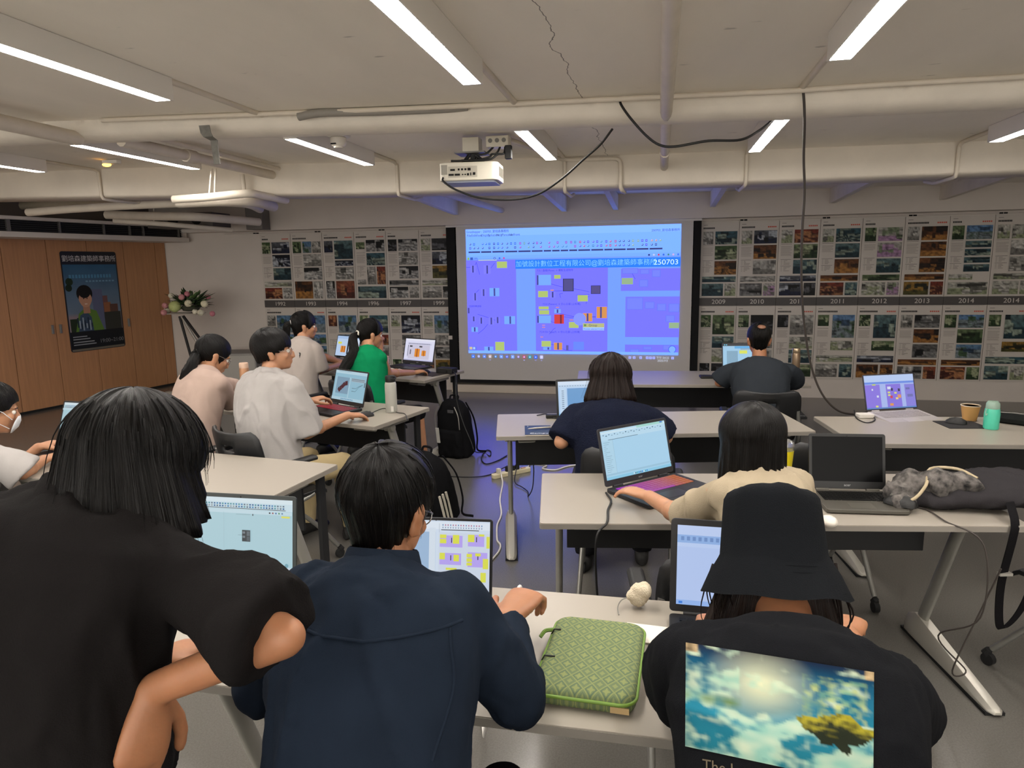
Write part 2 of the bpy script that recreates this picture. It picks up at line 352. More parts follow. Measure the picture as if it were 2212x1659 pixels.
# short stubs and angle braces between second beam and bulkhead
for px, kind in ((-2.55, 1), (-1.95, 0), (-1.15, 1), (-.52, 1), (-.03, 2), (.32, 2), (.62, 1), (1.95, 1), (3.1, 1)):
    if kind == 1: tag(MB().prism([(0, 2.5), (0, 2.40), (1.9, 2.32), (1.95, 2.32), (1.95, 2.5)], -.03, .03, Matrix.Translation((px, 6.9, 0)) @ Matrix(((0, 0, 1, 0), (1, 0, 0, 0), (0, 1, 0, 0), (0, 0, 0, 1)))).build('ceiling_brace', M_beam, bevel=.003),
        'narrow white ceiling rib running to the bulkhead, ' + {-2.55: 'furthest left', -1.15: 'left of the screen image', -.52: 'above the screen image', .62: 'above the right screen border', 1.95: 'above the right posters', 3.1: 'furthest right'}[px], 'ceiling rib', 'ceiling ribs before the bulkhead')
    elif kind == 0: tubething('ceiling_pipe', 'white pipe running to the bulkhead above the left posters', 'pipe', [([(px - .25, 6.1, 2.42), (px, 8.86, 2.36)], .035)])
    else: tubething('pipe_stub', 'short white pipe stub below the second beam, %s of the two' % ('left' if px < 0 else 'right'), 'pipe', [([(px, 6.3, 2.5), (px, 6.32, 2.30 if px > .1 else 2.33)], .02)], group='pipe stubs')
# pipe cluster at the left
def P3(*a): return [Vector(p) for p in a]
tubething('hanging_pipe', 'white elbowed pipe hung on rods under the ceiling at left', 'pipe', [(spline([(-3.976,5.300,2.262), (-3.649,5.300,2.270), (-3.308,5.300,2.287), (-3.305,5.500,2.294), (-3.339,6.000,2.292)], 6), .033)])
tubething('hanging_pipe', 'wide white pipe directly under the elbowed one at left', 'pipe', [(spline([(-4.157,5.600,2.270), (-3.859,5.600,2.272), (-3.545,5.600,2.269), (-3.490,5.800,2.268), (-3.589,6.200,2.261)], 6), .05)])
tubething('hanging_pipe', 'long thin white pipe curving along the far left below the second beam', 'pipe', [(spline([(-6.362,6.200,2.289), (-5.800,6.200,2.308), (-5.045,6.200,2.321), (-4.274,6.200,2.322), (-3.941,6.300,2.306), (-3.967,6.600,2.276)], 6), .04)])
tubething('hanging_pipe', 'dim pipe above the long air grille at far left', 'pipe', [(spline([(-7.247,7.000,2.448), (-6.727,7.000,2.452), (-6.050,7.000,2.450), (-5.281,7.000,2.435)], 5), .05)], mat('pipe_shaded', 'a89c88', .7))  # darker copy of the pipe paint, shade behind the beam put into its colour
tubething('hanging_pipe', 'white pipe nearest the wooden panels, ending above the grille end', 'pipe', [(spline([(-6.393,7.400,2.274), (-5.954,7.600,2.240), (-5.669,7.900,2.209), (-5.421,8.300,2.180)], 5), .03), ([(-5.989,7.580,2.245), (-5.965,7.580,2.451), (-5.937,7.580,2.688)], .008)])
tubething('hanging_duct', 'flat white duct hung between grille and bulkhead', 'duct', [(spline([(-6.479,7.400,2.346), (-5.850,7.400,2.312), (-5.309,7.500,2.292), (-4.955,8.200,2.262)], 5), .05)])
for u, lb, u2 in ((455, 'left', 446), (464, 'right', 463)):
    tubething('hanger_rod', 'thin white rod holding the elbowed pipe, %s one' % lb, 'rod', [([(-3.597,5.300,2.496) if u == 455 else (-3.559,5.300,2.494), (-3.631,5.300,2.321) if u == 455 else (-3.584,5.300,2.327), (-3.651,5.300,2.247) if u == 455 else (-3.594,5.300,2.260)], .008)], group='pipe hanger rods')
tubething('hanger_rod', 'white rod behind the pipe cluster, beside the second beam', 'rod', [([(-3.512,5.600,2.484), (-3.507,5.600,2.338)], .02)])
tag(MB().box((-.12, -.1, -.26), (.12, .1, .14), T(-5.3, 8.74, 2.46)).build('fan_coil_unit', mat('unit_grey', '6f6a66', .7), bevel=.006), 'grey box hanging behind the pipe cluster at left', 'duct')
uu = thing('ventilator', 'dark ventilation unit with round openings behind the pipes at left', 'ventilator', (-5.95, 8.2, 2.2))
MB().box((-.55, -.1, .02), (.4, .3, .2)).build('housing', mat('unit_dark', '55504c', .7), uu, bevel=.01)
for x in (-.38, -.16, .18): MB().cyl((x, -.12, .12), (x, -.09, .12), .07).build('opening', M_dark, uu)
# steel bracket hanging over the front beam
bb = MB(); cs = [(3.69, 2.485, -.0), (3.70, 2.445, 0), (3.705, 2.425, .01), (3.74, 2.41, .022), (3.745, 2.36, .02), (3.75, 2.28, .022)]
ws = [.033, .033, .03, .022, .02, .02]
bb.loft([[(-2.53 + c[2] - q, c[0], c[1]), (-2.53 + c[2] + q, c[0], c[1]), (-2.53 + c[2] + q, c[0] + .006, c[1]), (-2.53 + c[2] - q, c[0] + .006, c[1])] for c, q in zip(cs, ws)])
tag(bb.build('steel_bracket', mat('zinc_strap', '77756e', .6, .3, var=.2, vscale=30), bevel=.001), 'grey steel strap bracket hanging over the front beam at left', 'bracket')
# small orange emergency lamp, smoke detector
t = thing('emergency_lamp', 'small glowing orange lamp on the ceiling at left', 'lamp', (-4.461,5.192,2.585))
MB().box((-.05, -.03, -.03), (.09, .03, 0)).build('housing', M_fix, t, bevel=.006)
MB().ell((-.03, 0, -.035), (.036, .03, .016)).build('bulb', emit('amber_glow', 'ffb640', 9), t, smooth=60)
t = thing('smoke_detector', 'round white smoke detector on a box behind the front beam', 'smoke detector', (-1.98, 4.25, 2.535))
MB().box((-.06, -.06, -.05), (.06, .06, 0)).build('junction_box', M_fix, t, bevel=.008)
MB().lathe([(.045, -.05), (.05, -.055), (.05, -.085), (.042, -.1), (.03, -.105), (.028, -.115), (.001, -.116)], 24).build('sensor_head', mat('detector', 'ded8cc', .5), t, smooth=40)
MB().box((-.03, -.0485, -.098), (.005, -.04, -.09)).build('vent_slot', M_dark, t)
# ---------------------------------------------------------------- folding tables
M_top = mat('white_laminate', '968f84', .38, var=.015, vscale=3)
M_edge = mat('table_edge', '857f77', .5)
M_post = mat('leg_paint', '9b9991', .4, .35)
M_foot = mat('foot_cast', 'bdb9ae', .38, .35)
M_modesty = mat('modesty_panel', '121315', .6, bump=.03, bscale=90)
M_rub = mat('rubber', '0c0c0c', .8)
def caster(b, x, y, r=.03):
    b.cyl((x - .012, y, r), (x + .012, y, r), r, n=16); b.tube([(x, y, r * 1.2), (x, y + .01, r * 2), (x, y, r * 2.6)], [.012, .02, .014], 8)
def table(corner, rz, label, right=False, dep=.6, W=1.8, h=.73, grp=None, thin=.035):
    # local frame: x along the front edge from its left end, y to the back
    c = Vector(corner); rm = Matrix.Rotation(R_(rz), 3, 'Z')
    if right: c = c - rm @ Vector((W, dep, 0))
    t = thing('folding_table', label, 'table', (c.x, c.y, 0), rz, grp); D = dep
    top = MB(); top.prism(rr(W, D, .012, 3, W / 2, D / 2), h - .024, h); to = top.build('tabletop', [M_top], t, bevel=.0015)
    ed = MB(); p = rr(W + .003, D + .003, .012, 3, W / 2, D / 2); ed.prism(p, h - .0235, h - .0035); ed.build('edge_band', M_edge, to)
    m = MB(); m.box((.11, D - .15, h - .3), (W - .11, D - .135, h - .045)); m.build('modesty_panel', M_modesty, t, bevel=.003)
    r = MB(); r.box((.1, D * .5 - .02, h - .075), (W - .1, D * .5 + .02, h - .03)); r.box((.1, D - .2, h - .06), (W - .1, D - .17, h - .025)); r.build('under_rail', M_black, t, bevel=.003)
    for s in (0, 1):
        x = .075 if s == 0 else W - .075; q = 1 if s == 0 else -1
        p0 = Vector((x, D * .42, h - .05)); p1 = Vector((x, D * .80, .1))
        lg = MB()
        dv = (p1 - p0); n = dv.cross(Vector((1, 0, 0))).normalized(); ring = []
        for p in (p0, p1):
            ring.append([p + Vector((thin * .5 * math.cos(a), 0, 0)) + n * (.034 * math.sin(a)) for a in [2 * math.pi * k / 14 for k in range(14)]])
        lg.loft(ring); L = lg.build('leg', M_post, t, smooth=50)
        hb = MB(); hb.box((x - .022, D * .25, h - .06), (x + .022, D * .72, h - .025)); hb.cyl((x - q * .03, D * .42, h - .07), (x + q * .036, D * .42, h - .07), .024); hb.build('hinge_bracket', M_post, L, bevel=.004)
        lv = MB(); lv.loft([[(x + q * .05, D * .12, h - .055), (x + q * .15, D * .12, h - .055), (x + q * .15, D * .17, h - .04), (x + q * .05, D * .17, h - .04)], [(x + q * .05, D * .3, h - .085), (x + q * .13, D * .3, h - .085), (x + q * .13, D * .34, h - .06), (x + q * .05, D * .34, h - .06)]]); lv.build('release_lever', M_silver, L, bevel=.006)
        f = MB(); rg = []
        for yy, hw, zt in ((D * .95, .026, .05), (D * .93, .034, .09), (D * .84, .036, .118), (D * .76, .036, .112), (D * .4, .034, .075), (D * .05, .031, .04), (-.025, .028, .03), (-.045, .014, .022)):
            rg.append([(x - hw, yy, .012), (x + hw, yy, .012), (x + hw, yy, zt * .6), (x + hw * .55, yy, zt), (x - hw * .55, yy, zt), (x - hw, yy, zt * .6)])
        f.loft(rg); fo = f.build('foot', M_foot, t, smooth=50, bevel=.003)
        u = MB(); u.box((x - .036, -.03, .0), (x + .036, D * .97, .0125)); u.build('rubber_sole', M_rub, fo)
        if thin < .032: continue
        bp = MB(); bp.box((x - q * .005 - .012, D - .08, .075), (x - q * .005 + .012, D - .03, h - .03)); k = bp.build('rear_strut', M_modesty, t, bevel=.003)
        cb = MB(); caster(cb, x - q * .005, D - .055); cb.build('caster', M_rub, k, smooth=40)
    return t
G = 'white folding tables'
table((-1.728,6.113,0.730), -17, 'white folding table at the back left, under the laptops of the two ponytailed women', True, .63, 1.6, grp=G)
table((-1.509,4.443,0.730), -14, 'white folding table with the grey flask and red keyed laptop, left of the aisle', True, .62, grp=G)
table((-1.518,3.052,0.730), -7.5, 'white folding table with a bare white end behind the black haired leaning person', True, grp=G)
table((0.527,1.898,0.730), 0, 'white folding table in front, carrying the patterned green sleeve', True, .595, grp=G)
table((-.62, 5.48, 0), 5, 'white folding table nearest the screen, before the man in the polo shirt', False, .72, grp=G, thin=.03)
table((-0.873,3.709,0.730), 12, 'white folding table with the blue notebook, right of the aisle', False, .59, grp=G, thin=.03)
table((1.03, 3.83, 0), 6.5, 'white folding table at far right with paper cup and mint bottle', False, .66, grp=G, thin=.03)
table((-0.414,2.436,0.730), 8.4, 'white folding table carrying the switched off black laptop', False, .63, 1.76, grp=G, thin=.031)
# ---------------------------------------------------------------- chairs
M_chair = mat('chair_shell', '17181a', .5, bump=.06, bscale=220)
M_tube = mat('chair_tube', '8f8e89', .35, .6)
def chair(loc, rz, label, grp='black training chairs', arms=True):
    # local frame: seat faces +y
    t = thing('chair', label, 'chair', loc, rz, grp)
    s = MB(); s.loft([[(x * q, y, z) for x in (-.21, -.16, 0, .16, .21)] + [(x * q, y, z - .022) for x in (.21, .16, 0, -.16, -.21)] for y, z, q in ((-.2, .45, .86), (-.1, .437, 1), (.1, .44, 1), (.19, .44, .97), (.225, .415, .9))])
    s.build('seat', M_chair, t, smooth=40, bevel=.004)
    b = MB(); rows = []; NX = 16
    for i, (z, y, hw) in enumerate([(.49, -.2, .19), (.53, -.215, .2), (.58, -.225, .207), (.63, -.235, .21), (.66, -.24, .213), (.69, -.247, .215), (.72, -.253, .215), (.76, -.262, .213), (.797, -.27, .208), (.822, -.277, .19), (.83, -.279, .16)]):
        rows.append([(hw * (2 * k / NX - 1), y + .06 * (2 * k / NX - 1) ** 2, z + (.006 * (2 * k / NX - 1) ** 2)) for k in range(NX + 1)])
    vs = [p for r in rows for p in r]; fs = []
    for i in range(len(rows) - 1):
        for k in range(NX):
            if i == 6 and 6 <= k <= 9: continue
            fs.append((i * (NX + 1) + k, i * (NX + 1) + k + 1, (i + 1) * (NX + 1) + k + 1, (i + 1) * (NX + 1) + k))
    b.add(vs, fs); b.build('backrest', M_chair, t, smooth=60, solid=.016)
    for sx in (-1, 1):
        l = MB(); l.tube(spline([(sx * .2, -.2, .7), (sx * .215, -.18, .55), (sx * .22, -.08, .42), (sx * .225, .1, .25), (sx * .235, .24, .075)], 5), .0125, 10)
        f = l.build('leg', M_tube, t, smooth=50); c = MB(); caster(c, sx * .237, .25, .026); c.build('caster', M_rub, f, smooth=40)
        l = MB(); l.tube(spline([(sx * .2, .12, .42), (sx * .21, -.05, .36), (sx * .225, -.25, .075)], 5), .0125, 10)
        f = l.build('leg', M_tube, t, smooth=50); c = MB(); caster(c, sx * .227, -.26, .026); c.build('caster', M_rub, f, smooth=40)
        if arms:
            a = MB(); a.loft([[(sx * (.245 + dx), y, z) for dx, z in ((-.026, .632), (.026, .632), (.03, .645), (.018, .657), (-.018, .657), (-.03, .645))] for y in (-.14, -.1, .0, .08, .11)])
            ar = a.build('armrest', M_chair, t, smooth=40, bevel=.004); p = MB(); p.loft([[(sx * .245 - .012, y0, z), (sx * .245 + .012, y0, z), (sx * .245 + .012, y0 + .05, z), (sx * .245 - .012, y0 + .05, z)] for y0, z in ((-.03, .635), (-.06, .45), (-.07, .4))]); p.build('armrest_post', M_chair, ar, bevel=.004)
    return t
ch0 = chair((-2.12, 3.45, 0), -24, 'black chair with an oval slot in its back, under the man in the white T-shirt')
# ---------------------------------------------------------------- projection screen
def sheet(ui, name, m, parent): return ui.b.build(name, m, parent)
M_lit = colmat('projected_image', 1.0, .6, .1)
_n = M_lit.node_tree.nodes; _v = _n.new('ShaderNodeVectorMath'); _v.operation = 'MULTIPLY'; _v.inputs[1].default_value = (.95, .95, 1.9)   # the beam is far bluer than a display can show
M_lit.node_tree.links.new(next(q for q in _n if q.type == 'VERTEX_COLOR').outputs[0], _v.inputs[0]); M_lit.node_tree.links.new(_v.outputs[0], _n['Principled BSDF'].inputs['Emission Color'])
ps = thing('projection_screen', 'large projection screen with black side borders showing a blue and violet node diagram', 'projection screen', (-1.09, 8.92, 0))
def wx(x): return x + 1.09
MB().box((wx(-2.6), -.0, .16), (wx(.42), .012, 2.19)).build('screen_fabric', mat('screen_white', 'c9c4bd', .8), ps)
for x0, x1 in ((-2.72, -2.585), (.41, .505)): MB().box((wx(x0), .0, .16), (wx(x1), .03, 2.19)).build('side_border', M_dark, ps)
MB().box((wx(-2.72), -.004, .125), (wx(.5), .02, .172)).build('bottom_bar', M_dark, ps, bevel=.004)
MB().box((wx(-2.72), -.02, 2.17), (wx(.51), .05, 2.197)).build('screen_housing', mat('screen_case', 'cfcac6', .5), ps, bevel=.004)
MB().box((wx(-2.73), -.004, .71), (wx(-2.675), .0, .76)).build('side_clip', M_wall, ps)
IW, IH = 2.72, 1.61
U = UI(IW, IH, T(wx(-1.093), -.004, 1.335) @ Matrix.Rotation(R_(90), 4, 'X'), .00003)
U.r(0, 0, 1, 1, '7aa6f5'); V = '7e7cf6'
U.r(0, 0, 1, .055, '8fc6fb').r(0, .055, 1, .21, '84bdfa').r(0, .21, 1, .235, '7fb6f6')
rnd = random.Random(3)
ic = ['2d6fae', '4a5f9e', '38517c', '6fa84a', 'a03f8d', '3b8d8a', 'c0413f', '5a4fae', '2f4f6f', '93b73f', 'd59a3c', '5a86b9']
x = .012; gi = 0
for wdt in [.062, .055, .063, .063, .064, .057, .04, .04, .04, .042, .06, .06, .042, .06, .042, .06, .062]:
    U.r(x, .175, x + wdt - .005, .187, '3a3f57'); n = max(2, int(wdt / .018))
    for j in range(n):
        for yy in (.118, .149):
            if rnd.random() < .93:
                cx_, cy_ = x + (j + .5) * (wdt - .005) / n, yy; c = ic[(gi // 2 + rnd.randrange(3)) % len(ic)] if gi > 3 else ic[rnd.randrange(3)]
                if rnd.random() < .6: U.disc(cx_, cy_, .013, c, 10).disc(cx_ - .001, cy_ - .002, .007, 'b9dcf5', 8)
                else: U.r(cx_ - .005, cy_ - .008, cx_ + .004, cy_ + .009, c).r(cx_ - .003, cy_ - .003, cx_ + .002, cy_ + .003, 'a9cdf0')
    x += wdt; gi += 1
U.r(.006, .222, .016, .243, '8fc04e').r(.02, .222, .034, .243, '3f6390').disc(.14, .232, .015, '3c4a6e').disc(.14, .232, .008, '9fd0fa').disc(.164, .232, .012, '3f6fb0').disc(.185, .232, .012, 'd9476a')
for k, c in enumerate(('333a55', 'c9d4e8', 'd9433c', '3d6fae', '4b8f54', 'd9b7b0', '4a7ac4')): U.disc(.86 + k * .0215, .227, .012, c)
# canvas: violet group panels
for r in ((0, .245, .243, .985), (.335, .245, .675, .99), (.735, .33, 1, .5), (.757, .545, 1, .86), (.757, .92, 1, .985)): U.r(*r, V)
U.r(.24, .247, 1, .318, '2f86ea')
def node(x0, y0, x1, y1, c, bar=None, cb='4c4c6e'):
    U.r(x0, y0, x1, y1, c)
    if bar is not None: U.r(x0 + (x1 - x0) * bar - .004, y0 + .002, x0 + (x1 - x0) * bar + .004, y1 - .002, cb)
Y_, O_, B_ = 'b7cc55', 'e09a3e', '7db1f2'; LV = '8684f2'
wires = [[(.41, .44), (.44, .455), (.465, .465)], [(.42, .497), (.465, .495)], [(.455, .55), (.45, .52), (.465, .515)], [(.515, .48), (.55, .49), (.59, .505)], [(.53, .53), (.59, .525)], [(.575, .6), (.58, .55), (.59, .54)], [(.45, .675), (.52, .70), (.62, .70)], [(.45, .7), (.5, .705), (.62, .702)], [(.39, .69), (.41, .74), (.43, .75)], [(.4, .84), (.42, .8), (.43, .79)],
    [(.375, .91), (.43, .93), (.48, .97), (.51, .97)], [(.51, .77), (.54, .74), (.555, .73)], [(.0, .3), (.04, .3), (.05, .26), (.065, .36)], [(.12, .31), (.14, .27)], [(.05, .68), (.09, .7), (.14, .73)], [(.05, .84), (.08, .8), (.1, .76)], [(.03, .53), (.06, .48)], [(.78, .34), (.79, .38), (.8, .41)]]
for wv in wires: U.line(wv, .0045, '45458a')
for a in ((.02, .285, .045, .345, .5), (.085, .285, .12, .355, .5), (.07, .475, .095, .535, .5), (.03, .505, .05, .57, .5), (.0, .625, .012, .675, .5), (.02, .695, .04, .74, .5), (.058, .705, .078, .76, .5), (.105, .705, .13, .765, .5), (.138, .7, .16, .755, .5)): node(*a[:4], LV, a[4])
node(.112, .468, .16, .535, B_, .5); node(.182, .695, .235, .76, B_, .55); node(.018, .785, .05, .825, B_, .5); node(.08, .945, .125, .98, B_, .5)
node(.15, .258, .2, .31, Y_); node(.135, .905, .18, .977, Y_)
U.r(.06, .243, .15, .249, 'c9dc7a')
for a in ((.345, .368, .41, .45, B_, .02), (.425, .37, .455, .4, Y_, None), (.348, .495, .395, .545, Y_, None), (.535, .53, .583, .58, Y_, None), (.35, .618, .398, .642, Y_, None), (.352, .648, .4, .682, Y_, None), (.425, .64, .455, .672, B_, .5),
        (.345, .69, .408, .752, B_, .02), (.494, .742, .54, .79, Y_, None), (.362, .895, .408, .942, Y_, None), (.37, .945, .408, .968, B_, .65)): node(*a)
U.r(.466, .4, .517, .5, '3c3c46').r(.47, .404, .513, .496, '57536a').r(.597, .455, .642, .522, '3c3c46').r(.6, .459, .639, .518, '5a5268')
node(.405, .5, .43, .55, LV, .5); U.r(.407, .485, .423, .495, 'd59062').r(.433, .622, .447, .63, 'd59062').r(.497, .722, .515, .73, 'd59062').r(.366, .765, .38, .772, 'd59062').r(.366, .782, .38, .789, 'd59062').r(.357, .86, .37, .867, 'd59062')
node(.424, .682, .471, .757, 'd8452f', .68, '7d2f2c'); node(.56, .672, .604, .738, O_, .5); node(.624, .622, .672, .712, O_, .42); node(.422, .908, .462, .967, O_, .5)
U.disc(.545, .72, .08, '8b9bd8', 24).r(.48, .928, .492, .968, '64607c').r(.515, .9, .565, .965, '6f8ec4')
U.r(.56, .752, .66, .785, 'bfc163').r(.56, .785, .66, .808, 'a9d2ee').r(.565, .76, .576, .776, '6d9a3a')
for a in ((.74, .325, .812, .367), (.822, .335, .862, .372), (.875, .34, .913, .395), (.818, .415, .858, .47), (.762, .552, .836, .645), (.845, .585, .888, .638), (.9, .6, .94, .655), (.952, .6, 1, .665), (.94, .69, .98, .74), (.84, .935, .88, .958), (.78, .955, .822, .985), (.93, .92, .967, .96)): U.r(*a, '6f7fc0').r(a[0] + .003, a[1] + .004, a[2] - .003, a[3] - .004, '7c8ac2')
node(.738, .4, .79, .45, '9dbb6b'); node(.955, .745, 1, .79, '9dbb6b')
U.disc(.972, .955, .048, '4a6fae', 24).disc(.972, .955, .04, '86b8f5', 24)
U.r(0, .978, 1, 1, '86bdf8').r(.0, .945, .042, .975, '6a7fb9').r(.005, .948, .02, .97, 'd8c47a').r(.024, .95, .034, .968, 'b6d8f5')
sheet(U, 'projected_picture', M_lit, ps)
tm = emit('image_ink', '2c3350', .9); tw = emit('image_white', 'bfe0ff', 1.0); tl = emit('image_outline', '6fb4f0', 1.0)
def it(s, x, y, size, m=tm, al='LEFT', sx=1): return text(s, size, T(wx(-1.093) + (x - .5) * IW, -.026, 1.335 + (.5 - y) * IH, 0, 90), m, ps, 'screen_lettering', al, .0004, sx)
it('Grasshopper - 250703_劉培森事務所', .006, .022, .04, sx=.9)
for k, s in enumerate(('File', 'Edit', 'View', 'Display', 'Solution', 'Help', 'Pancake', 'elefront')): it(s, (.008, .03, .052, .077, .112, .151, .178, .216)[k], .05, .042)
it('250703_劉培森事務所', .995, .045, .036, al='RIGHT'); it('加號設計數位工程有限公司@劉培森建築師事務所', .243, .283, .083, tl, sx=.97); it('250703', .88, .285, .088, tw, sx=1.15)
it('7.3.1 直線(Plane) → 樓板生成物件', .345, .335, .032); it('7.3.3 (Pattern) → 空心立面 (上斜墻)', .37, .6, .032); it('7.3.4 On Type(7) → 空心立面 (上斜墻)', .354, .822, .032); it('空調參數面板', .01, .615, .028); it('Group', .588, .768, .04); it('Preview selected Custom', .564, .797, .026); it('59%', .04, .232, .03)
# task bar that the image throws on the grey fabric below
TB = UI(IW, .1, T(wx(-1.093), -.004, .478) @ Matrix.Rotation(R_(90), 4, 'X'), .0003)
for k, c in enumerate(('2f7ef0', 'a9aeb8', '5b8fd8', 'd8c58a', '2f8fb0', '6fa8e8', '3d64d8', '7fb0f0', 'a88a9a', 'c85a5a', '2fae8f', '2f6ce0', 'd8d8e0')):
    xx = .022 + k * .0283
    if k in (1, 4, 6, 8): TB.disc(xx, .42, .018, c).disc(xx, .42, .009, 'd0e0f0')
    else: TB.r(xx - .007, .22, xx + .007, .62, c).r(xx - .003, .36, xx + .003, .5, 'dfeaf8')
    if k in (3, 9, 11, 12): TB.r(xx - .004, .85, xx + .004, .89, 'c0c8d8')
for xx in (.78, .80, .83, .86, .875, .89, .975): TB.r(xx - .006, .2, xx + .006, .5, 'b8c0d4').r(xx - .003, .3, xx + .003, .42, '8f949f')
sheet(TB, 'projected_taskbar', M_lit, ps)
text('下午 04:22', .036, T(wx(-1.093) + (.93 - .5) * IW, -.006, .492, 0, 90), emit('image_dim', 'c5ccdc', .8), ps, 'screen_lettering'); text('2025/7/3', .036, T(wx(-1.093) + (.93 - .5) * IW, -.006, .455, 0, 90), MATS['image_dim'], ps, 'screen_lettering')
# ---------------------------------------------------------------- posters on the back wall
M_print = colmat('poster_print', 0, .55, .25)
PAL = {'n': ('0c1122', '1b2340', 'c9cfd8'), 'g': ('4c6a3c', '2c4326', 'b9c39a'), 'w': ('b9b6ae', '8d8a84', 'e6e2da'), 'o': ('7a4a24', 'b9803f', '2e1c12'), 's': ('6f97c4', '8c9aa0', '4c6a4a'), 'p': ('cfc8c2', 'c29ac0', '8c9a7c'),
       'b': ('1a1a1c', '8b8b8a', 'd6d4cf'), 'r': ('8a3a28', '5a2a20', 'c98a5c'), 't': ('3c6470', '24404a', 'a8b8a8'), 'y': ('b58a3a', '5f5a28', '3a3a20'), 'l': ('c9c7ba', 'a8b08c', 'ddd9cf'), 'k': ('070708', '101014', '6a6a70')}
def photo(U, x0, y0, x1, y1, code, rd):
    a, b, c = [Vector(lin(q)) for q in PAL[code]]; sd = rd.random() * 99; nx = max(6, int((x1 - x0) * 40)); ny = max(6, int((y1 - y0) * 72)); hz = .4 + .3 * rd.random(); kind = rd.randrange(3); vx = rd.random(); lights = rd.random() * 5
    bl = [(rd.random(), .25 + .6 * rd.random(), .06 + .2 * rd.random(), .08 + .28 * rd.random(), rd.choice((b, c, c, c, a * .3)), rd.choice((0, 0, 3, 6))) for _ in range(5)]
    def fn(u, v):
        col = a.lerp(c, .25 * (1 - v)) if v < hz else b
        if kind == 1: col = b.lerp(c, .9 * max(0, math.sin(12 * math.atan2(v - hz, u - vx) + sd)))  # lines running to one point, like an interior
        if kind == 1 and v < hz * .6: col = a
        for bx, by, bw, bh, bc, st in bl:
            if abs(u - bx) < bw and by - bh < v < by + .1 - .3 * (u - bx) * (kind - 1): col = bc if not st or int(v * 5 * st) % 2 else bc * .35
        q = 1 + .9 * noise.noise((u * 7 + sd, v * 7, 5)) + .5 * noise.noise((u * 19 + sd, v * 17, 2))
        return tuple(min(.7, max(.002, .56 * k_ * max(.05, q))) for k_ in col)
    U.grid(x0, y0, x1, y1, nx, ny, fn)
# layouts: (x0,y0,x1,y1) of the photographs on an upper and a lower poster
LA = [(.06, .12, .33, .29), (.38, .12, .96, .29), (.38, .31, .96, .49), (.38, .51, .96, .69), (.06, .715, .96, .79), (.06, .81, .63, .975), (.67, .81, .96, .975)]
LB = [(.06, .12, .33, .29), (.38, .12, .96, .39), (.38, .41, .96, .49), (.38, .51, .96, .69), (.06, .715, .33, .975), (.38, .715, .96, .975)]
LC = [(.06, .12, .33, .29), (.38, .12, .66, .29), (.69, .12, .96, .29), (.38, .31, .96, .49), (.38, .51, .96, .69), (.06, .715, .63, .975), (.67, .715, .96, .975)]
LD = [(.06, .15, .33, .25), (.38, .12, .96, .29), (.38, .31, .96, .49), (.38, .51, .65, .77), (.69, .51, .96, .77), (.06, .7, .33, .77), (.06, .8, .96, .975)]
LE = [(.06, .12, .33, .29), (.38, .12, .96, .39), (.38, .42, .96, .58), (.38, .6, .96, .78), (.06, .8, .33, .97), (.38, .8, .96, .97)]
LF = [(.06, .12, .33, .27), (.42, .12, .96, .43), (.4, .47, .95, .6), (.06, .67, .96, .76), (.06, .79, .6, .97), (.65, .79, .96, .97)]
LG = [(.06, .12, .33, .29), (.38, .12, .96, .29), (.38, .31, .96, .39), (.38, .41, .96, .49), (.38, .51, .96, .58), (.38, .6, .96, .69), (.06, .72, .6, .79), (.06, .82, .96, .975)]
xs = [-5.47, -5.003, -4.531, -4.062, -3.602, -3.134, -2.66]
xr = [.27, .506, .956, 1.414, 1.878, 2.343, 2.798, 3.268, 3.732, 4.2]
UP = [(LA, 'gnntlrw', 'a dark brochure of night photos and a red seating hall'), (LC, 'gswwbow', 'a tall tower photo and a warm wooden hall'), (LB, 'ntnwbr', 'a dark aerial photo and an orange red gallery'), (LD, 'gbtwrwt', 'a white model on black and a long dusk photo'), (LA, 'kbwbbbw', 'black and white building photos and one yellow shape'), (LA, 'lknylwb', 'night stage photos and a small blue diagram')]
UR = [(LA, 'tttttttt', 'cut off dark photos beside the screen border'), (LA, 'wtgottl', 'blue harbour photos and a brown roof photo'), (LA, 'lnowwbp', 'a dark blue spaceship like building photo'), (LA, 'lrgtnnk', 'green sketches and a dark wide stage photo'), (LA, 'lttoort', 'teal and brown interior photos, right of its namesake'), (LA, 'gpptglp', 'pink flower photos'), (LA, 'wooooyr', 'orange brown interiors'), (LG, 'gsttttll', 'a white crystal roof and four thin strips'), (LA, 'llwwlll', 'pale sketches at the far right')]
LO = [(LE, 'wssssw', 'a white building on deep blue sky'), (LE, 'lsssww', 'pale towers on blue sky'), (LE, 'rsswwt', 'a tall white office block over green trees'), (LE, 'gtrwwb', 'a dark ribbed hall and a curved roof'), (LE, 'lnbwgt', 'a black model photo and a white theatre'), (LE, 'lswbry', 'a round hall and a curved stadium')]
LR = [(LE, 'wtgwrk', 'cut off prints beside the screen border, below'), (LE, 'ggtlkk', 'green courtyard buildings'), (LE, 'gkwwkk', 'a pale faceted dome on black'), (LE, 'kwltgg', 'a wide roofed hall on grass'), (LF, 'gsllwt', 'a slim tower on a green hill'), (LF, 'gtgnoo', 'a blue oval pool, a green hill and a sunset'), (LA, 'wbobobr', 'dark theatre interiors'), (LA, 'gsgsorg', 'green lawns and white towers'), (LF, 'gtyttl', 'a golden sunset hill at the far right')]
